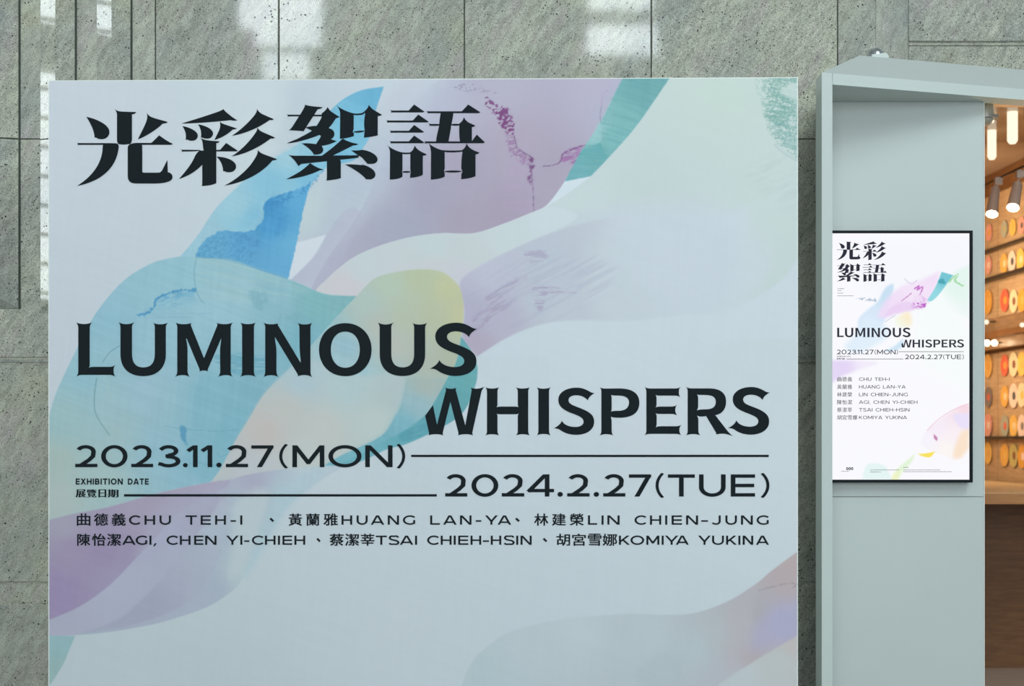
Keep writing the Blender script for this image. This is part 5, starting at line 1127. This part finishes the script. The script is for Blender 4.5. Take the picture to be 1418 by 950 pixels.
# ---------------------------------------------------------------- shop interior
M_OAK = mat_wood('oak_panel', (.42, .265, .14), (.62, .43, .25), .38)
M_OAKD = mat_wood('walnut_front', (.13, .050, .014), (.22, .10, .034), .4, scale=(1, 1, 6))
M_CEIL = mat_wood('copper_ceiling', (.50, .37, .26), (.60, .46, .34), .22, scale=(1, 1, 1), f=2)
M_BEAM = mat_wood('beam_wood', (.17, .095, .045), (.28, .165, .085), .35)
M_RAIL = mat_plain('dark_rail', (.03, .022, .015), .4)
M_SHOPFLOOR = mat_wood('shop_floor', (.48, .36, .28), (.58, .45, .36), .3, scale=(1, 6, 1))
SX = 2.42
def wx(Y): return 3.715 - .045 * (Y - 12)     # shop side wall, running away from the camera
MB().box(SX, 5.2, WY + .3, 13.6, -.1, 0).build('floor_shop', M_SHOPFLOOR, kind='structure')
sc_ = empty('ceiling_shop', (3.8, 11, 3.55), kind='structure')
for ya, yb in ((8.35, 9.7), (9.71, 11.0), (11.01, 13.6)):
    MB().box(SX, 5.2, ya, yb, 3.55, 3.62).build('ceiling_panel', M_CEIL, sc_)
MB().box(SX - .15, SX, WY + .3, 13.6, 0, 3.6).build('wall_shop_left', M_OAK, kind='structure')
MB().box(SX, 5.2, 13.5, 13.6, 0, 3.6).build('wall_shop_back', M_OAK, kind='structure')
MB().box(3.92, 5.2, WY + .3, WY + .42, 0, 3.6).build('wall_shop_front', M_STONE, kind='structure')
trim = MB().box(SX, 3.92, 8.95, 9.05, P(0, 146, 9)[2], 3.55).build('trim_1', M_CEIL, kind='structure')
def side_strip(mb, ya, yb, za, zb, off, th):
    """box lying on the side wall between depths ya and yb"""
    x = [(wx(ya) - off, ya), (wx(yb) - off, yb), (wx(yb) - off + th, yb), (wx(ya) - off + th, ya)]
    return mb.prism([x[0], x[1], x[2], x[3]], za, zb)
sw_ = empty('wall_shop_right', (wx(11), 11, 0), kind='structure')
side_strip(MB(), 8.4, 13.5, 0, 3.55, -.02, .06).build('backing', M_OAKD, sw_)
seams = [8.45, 9.68, 10.9, 12.13, 13.36]
def wz(y, Y=11.95): return EYE + (HY - y) / F * Y
for i in range(4):
    for za, zb in ((wz(676), 1.492), (1.508, wz(487)), (wz(437), wz(384) ), (wz(381), wz(343)), (wz(340), wz(262))):
        side_strip(MB(), seams[i] + .012, seams[i+1] - .012, za, zb, 0, .019).build('wood_panel', M_OAK, sw_)
side_strip(MB(), 8.45, 13.4, wz(483), wz(441), .09, .10).build('wood_beam', M_BEAM, sw_)
side_strip(MB(), 8.45, 13.4, wz(468), wz(459), .11, .02).build('beam_lip', M_OAKD, sw_)
rail = empty('display_rail', (wx(11), 11, 1.5), kind='structure'); rail.name = 'trim_2'
for zc, th in ((1.5, .011), (wz(382), .014), (wz(341.5), .009)):
    side_strip(MB(), 8.45, 13.4, zc - th, zc + th, .055, .055).build('rail', M_RAIL, rail)

def plate_mat(n, c, c2):
    return (mat_plain('glaze_' + n, c, .3, noise=.12, scale=40), mat_plain('glaze_mark_' + n, c2, .3, noise=.1, scale=40))
ORANGE, YELL, RED, CREAM, GREY, PINK, SAGE, OLIVE, WHITE, BROWN, DARK, AMBER = ((.75, .36, .06), (.85, .52, .12), (.70, .13, .07), (.80, .66, .42), (.22, .18, .17), (.80, .36, .28), (.42, .42, .32), (.52, .44, .16), (.86, .66, .54), (.24, .09, .05), (.06, .08, .09), (.80, .44, .10))
PL = [ # px, py, half height px, rim, centre, label
 (1370, 506.5, 16.5, AMBER, ORANGE, 'amber round plate with orange centre, nearest the portal in the row right below the beam'),
 (1393, 506, 15, RED, ORANGE, 'bright red round plate in the row right below the beam'),
 (1405.5, 504.5, 17, CREAM, BROWN, 'cream round plate with brown middle, right of the bright red one below the beam'),
 (1417, 504, 17, YELL, AMBER, 'yellow round plate at the picture edge in the row below the beam'),
 (1370, 550, 14.5, GREY, RED, 'dark grey round plate with a red dot, nearest the portal'),
 (1393, 549, 15, AMBER, CREAM, 'orange round plate with a cream middle in the second row below the beam'),
 (1405.5, 548, 17, WHITE, DARK, 'pinkish white round plate with a dark centre in the second row below the beam'),
 (1417, 547, 17, CREAM, YELL, 'cream round plate at the picture edge in the second row below the beam'),
 (1370, 589, 16, PINK, WHITE, 'salmon pink round plate just above the thin dark rail, nearest the portal'),
 (1393, 590, 15.5, SAGE, RED, 'sage green round plate with a red dot just above the thin dark rail'),
 (1405.5, 590, 15.5, YELL, CREAM, 'yellow round plate with pale centre just above the thin dark rail'),
 (1417, 590, 16, WHITE, GREY, 'pale pink plate with a dark dot at the picture edge above the thin dark rail'),
 (1370, 627.5, 15, YELL, AMBER, 'yellow round plate under the thin dark rail, nearest the portal'),
 (1393, 630, 16, AMBER, YELL, 'amber round plate under the thin dark rail, second from the portal'),
 (1405.5, 631, 16.5, OLIVE, BROWN, 'olive round plate with a brown dot under the thin dark rail'),
 (1417.5, 632, 16.5, ORANGE, WHITE, 'orange round plate at the picture edge under the thin dark rail'),
 (1370, 418, 17, ORANGE, AMBER, 'orange round plate above the beam, nearest the portal'),
 (1393, 416, 16, RED, ORANGE, 'red round plate in the row above the beam'),
 (1405.5, 417, 16, CREAM, BROWN, 'cream round plate with brown middle above the beam'),
 (1417, 416, 16, ORANGE, AMBER, 'orange round plate at the picture edge above the beam'),
 (1370, 367, 13, PINK, WHITE, 'pinkish round plate between the two upper rails, nearest the portal'),
 (1392, 365, 14, AMBER, CREAM, 'amber round plate between the two upper rails'),
 (1403, 362, 15, WHITE, DARK, 'pale pink plate with blue-black mark between the two upper rails'),
 (1415, 359, 15, YELL, CREAM, 'yellow plate at the picture edge between the two upper rails'),
 (1371, 322, 12, PINK, ORANGE, 'pinkish plate in the topmost row, nearest the portal'),
 (1392, 317, 12, SAGE, OLIVE, 'greenish plate in the topmost row'),
 (1404, 315, 12, YELL, AMBER, 'yellow plate in the topmost row below the spotlights'),
 (1416, 312, 12, PINK, DARK, 'pink plate with a dark dot at the picture edge of the topmost row'),
]
from mathutils import Vector
nrm = Vector((-1, -.045, 0)).normalized()
_mc = {}
def pm(c):
    if c not in _mc: _mc[c] = mat_plain('glaze_%d' % (len(_mc) + 1), c, .3, noise=.12, scale=40)
    return _mc[c]
base_mesh = {}
for k, (px, py, hh, rim, cen, lab) in enumerate(PL):
    Y = (3.715 + .045 * 12) / ((px - CX) / F + .045)
    r = hh / F * Y
    pos = Vector((wx(Y), Y, EYE + (HY - py) / F * Y)) + nrm * .001
    if not base_mesh:
        m0 = MB().lathe([(.55, 0), (.60, .04), (1.0, .10), (1.0, .135), (.90, .13), (.62, .085), (.5, .075)], (0, 0, 0), tuple(nrm), 26)
        t_ = MB().lathe([(.36, .072), (.34, .09), (.02, .095)], (0, 0, 0), tuple(nrm), 20)
        o1 = m0.build('rim', pm(rim), None); o2 = t_.build('centre', pm(cen), None)
        base_mesh['r'], base_mesh['c'] = o1.data, o2.data
        bpy.data.objects.remove(o1); bpy.data.objects.remove(o2)
    e = empty('plate', pos, lab, 'plate', 'plates on the shop wall')
    for nm, key, col in (('rim', 'r', rim), ('centre', 'c', cen)):
        me = base_mesh[key]
        o = bpy.data.objects.new(nm, me); COL.objects.link(o); o.parent = e
        o.scale = (r, r, r)
        o.material_slots[0].link = 'OBJECT'; o.material_slots[0].material = pm(col)

# counter
ct = empty('display_counter', (3.1, 9.8, 0), 'low wooden counter under the plate wall inside the warm shop', 'counter')
M_TOP = mat_wood('counter_top', (.62, .44, .24), (.74, .55, .33), .3, scale=(1, 4, 1))
zt = EYE - 77.0 / F * 9.3
zb = EYE - 91.5 / F * 9.3
MB().box(SX + .02, 3.60, 9.3, 12.9, zb + .004, zt, .006).build('top', M_TOP, ct)
MB().box(SX + .02, 3.60, 9.302, 9.33, zb - .0, zb + .0035).build('edge_strip', M_RAIL, ct)
MB().box(SX + .04, 3.58, 10.35, 12.85, .0, zb).build('base', M_OAKD, ct)
zf = EYE - 77.5 / F * 9.29
MB().box(SX + .02, 3.60, 9.285, 9.299, zb - .002, zf).build('front_edge', mat_wood('counter_edge', (.36, .15, .045), (.46, .21, .07), .4), ct)

# lamps: track, two spotlights, puck lights; two glow tubes
M_SPOT = mat_plain('spot_body', (.85, .74, .66), .35, metal=.2)
M_BULB = mat_emit('warm_bulb', (1.0, .78, .50), 14.0)
M_TUBE = mat_emit('warm_tube', (1.0, .84, .62), 1.3)
TR = empty('track_rail', P(1390, 243, 10), 'thin dark lighting track slanting across under the shop ceiling', 'track')
MB().tube(P(1330, 271.9, 11.02), P(1440, 219.5, 9.33), .007, 8).build('rail', M_RAIL, TR)
for xx, yy, d_ in ((1352, 261.4, 10.6), (1428, 225.2, 9.5)):
    a = P(xx, yy, d_); MB().tube(a, (a[0], a[1], 3.55), .005, 8).build('hanger', M_RAIL, TR)
for (lx, ly, bx_, by_, tx, ty, D, hw, lab) in (
        (1373.5, 297, 1378, 262, 1382, 250, 10.1, 8.2, 'pale track spotlight with glowing lens, the one nearer the portal'),
        (1402.5, 288, 1409, 256, 1412, 240, 9.85, 8.6, 'pale track spotlight with glowing lens at the right picture edge')):
    s_ = empty('spotlight', P(tx, ty, D), lab, 'spotlight', 'track spotlights in the shop')
    q = D / F
    a = Vector(P(lx, ly, D - .03)); b_ = Vector(P(bx_, by_, D + .06)); ax = (b_ - a).normalized()
    MB().lathe([(hw*q, 0), (hw*q*1.02, .01), (hw*q*.95, .05), (hw*q*.78, (b_-a).length), (hw*q*.4, (b_-a).length + .015)], a + ax*.004, ax, 24).build('lamp_head', M_SPOT, s_)
    MB().lathe([(hw*q*.93, 0), (hw*q*.93, .003)], a, ax, 24).build('lens', M_BULB, s_)
    c = P(tx, ty, D)
    MB().box(c[0] - 5*q, c[0] + 5*q, D - .02, D + .02, c[2] - 6*q, c[2] + 4*q).build('adapter', M_SPOT, s_)
    MB().tube((c[0], D, c[2] - 5*q), tuple(b_), .008, 8).build('arm', M_SPOT, s_)
for (xx, ya, yb, hw, D, lab) in ((1373.5, 158, 221, 6.0, 10.6, 'glowing warm tube added for a bright streak under the shop ceiling, nearer the portal'),
                                 (1402, 140, 199, 7.2, 10.0, 'brighter glowing tube added for a bright streak under the shop ceiling at the right edge')):
    t_ = empty('glow_streak', P(xx, ya, D), lab, 'glow', 'glow tubes under the shop ceiling')
    a = P(xx, yb, D); zt_ = P(xx, ya, D)[2]; q = D / F
    MB().lathe([(hw*q*.6, 0), (hw*q, .02), (hw*q, zt_ - a[2] - .02), (hw*q*.7, zt_ - a[2])], a, (0, 0, 1), 20).build('glow_tube', M_TUBE, t_)  # glowing tube added in place of a bright streak under the ceiling
    if zt_ < 3.549: MB().tube((a[0], D, zt_), (a[0], D, 3.55), .008, 8).build('stem', M_SPOT, t_)
for (xx, yy, r_, D, lab) in ((1366.5, 475, 4.0, 12.3, 'small glowing puck light under the beam, nearest the portal'),
                             (1377, 475, 3.8, 12.15, 'small glowing puck light under the beam, second from the portal'),
                             (1366, 446, 3.2, 12.3, 'small dim puck light on the beam front, nearest the portal'),
                             (1415.5, 450, 3.2, 11.6, 'small dim puck light on the beam at the right picture edge')):
    D -= .38; p_ = P(xx, yy, D); q = D / F   # stands proud of the beam face
    u = empty('puck_light', p_, lab, 'light', 'puck lights along the beam')
    MB().lathe([(r_*q, -.006), (r_*q*1.05, 0), (r_*q*.8, .008)], p_, (-.5, -1, -.3), 16).build('lens', M_BULB if yy > 460 else M_TUBE, u)
    MB().tube(p_, (wx(D), D, p_[2] + .01), .006, 8).build('stem', M_RAIL, u)
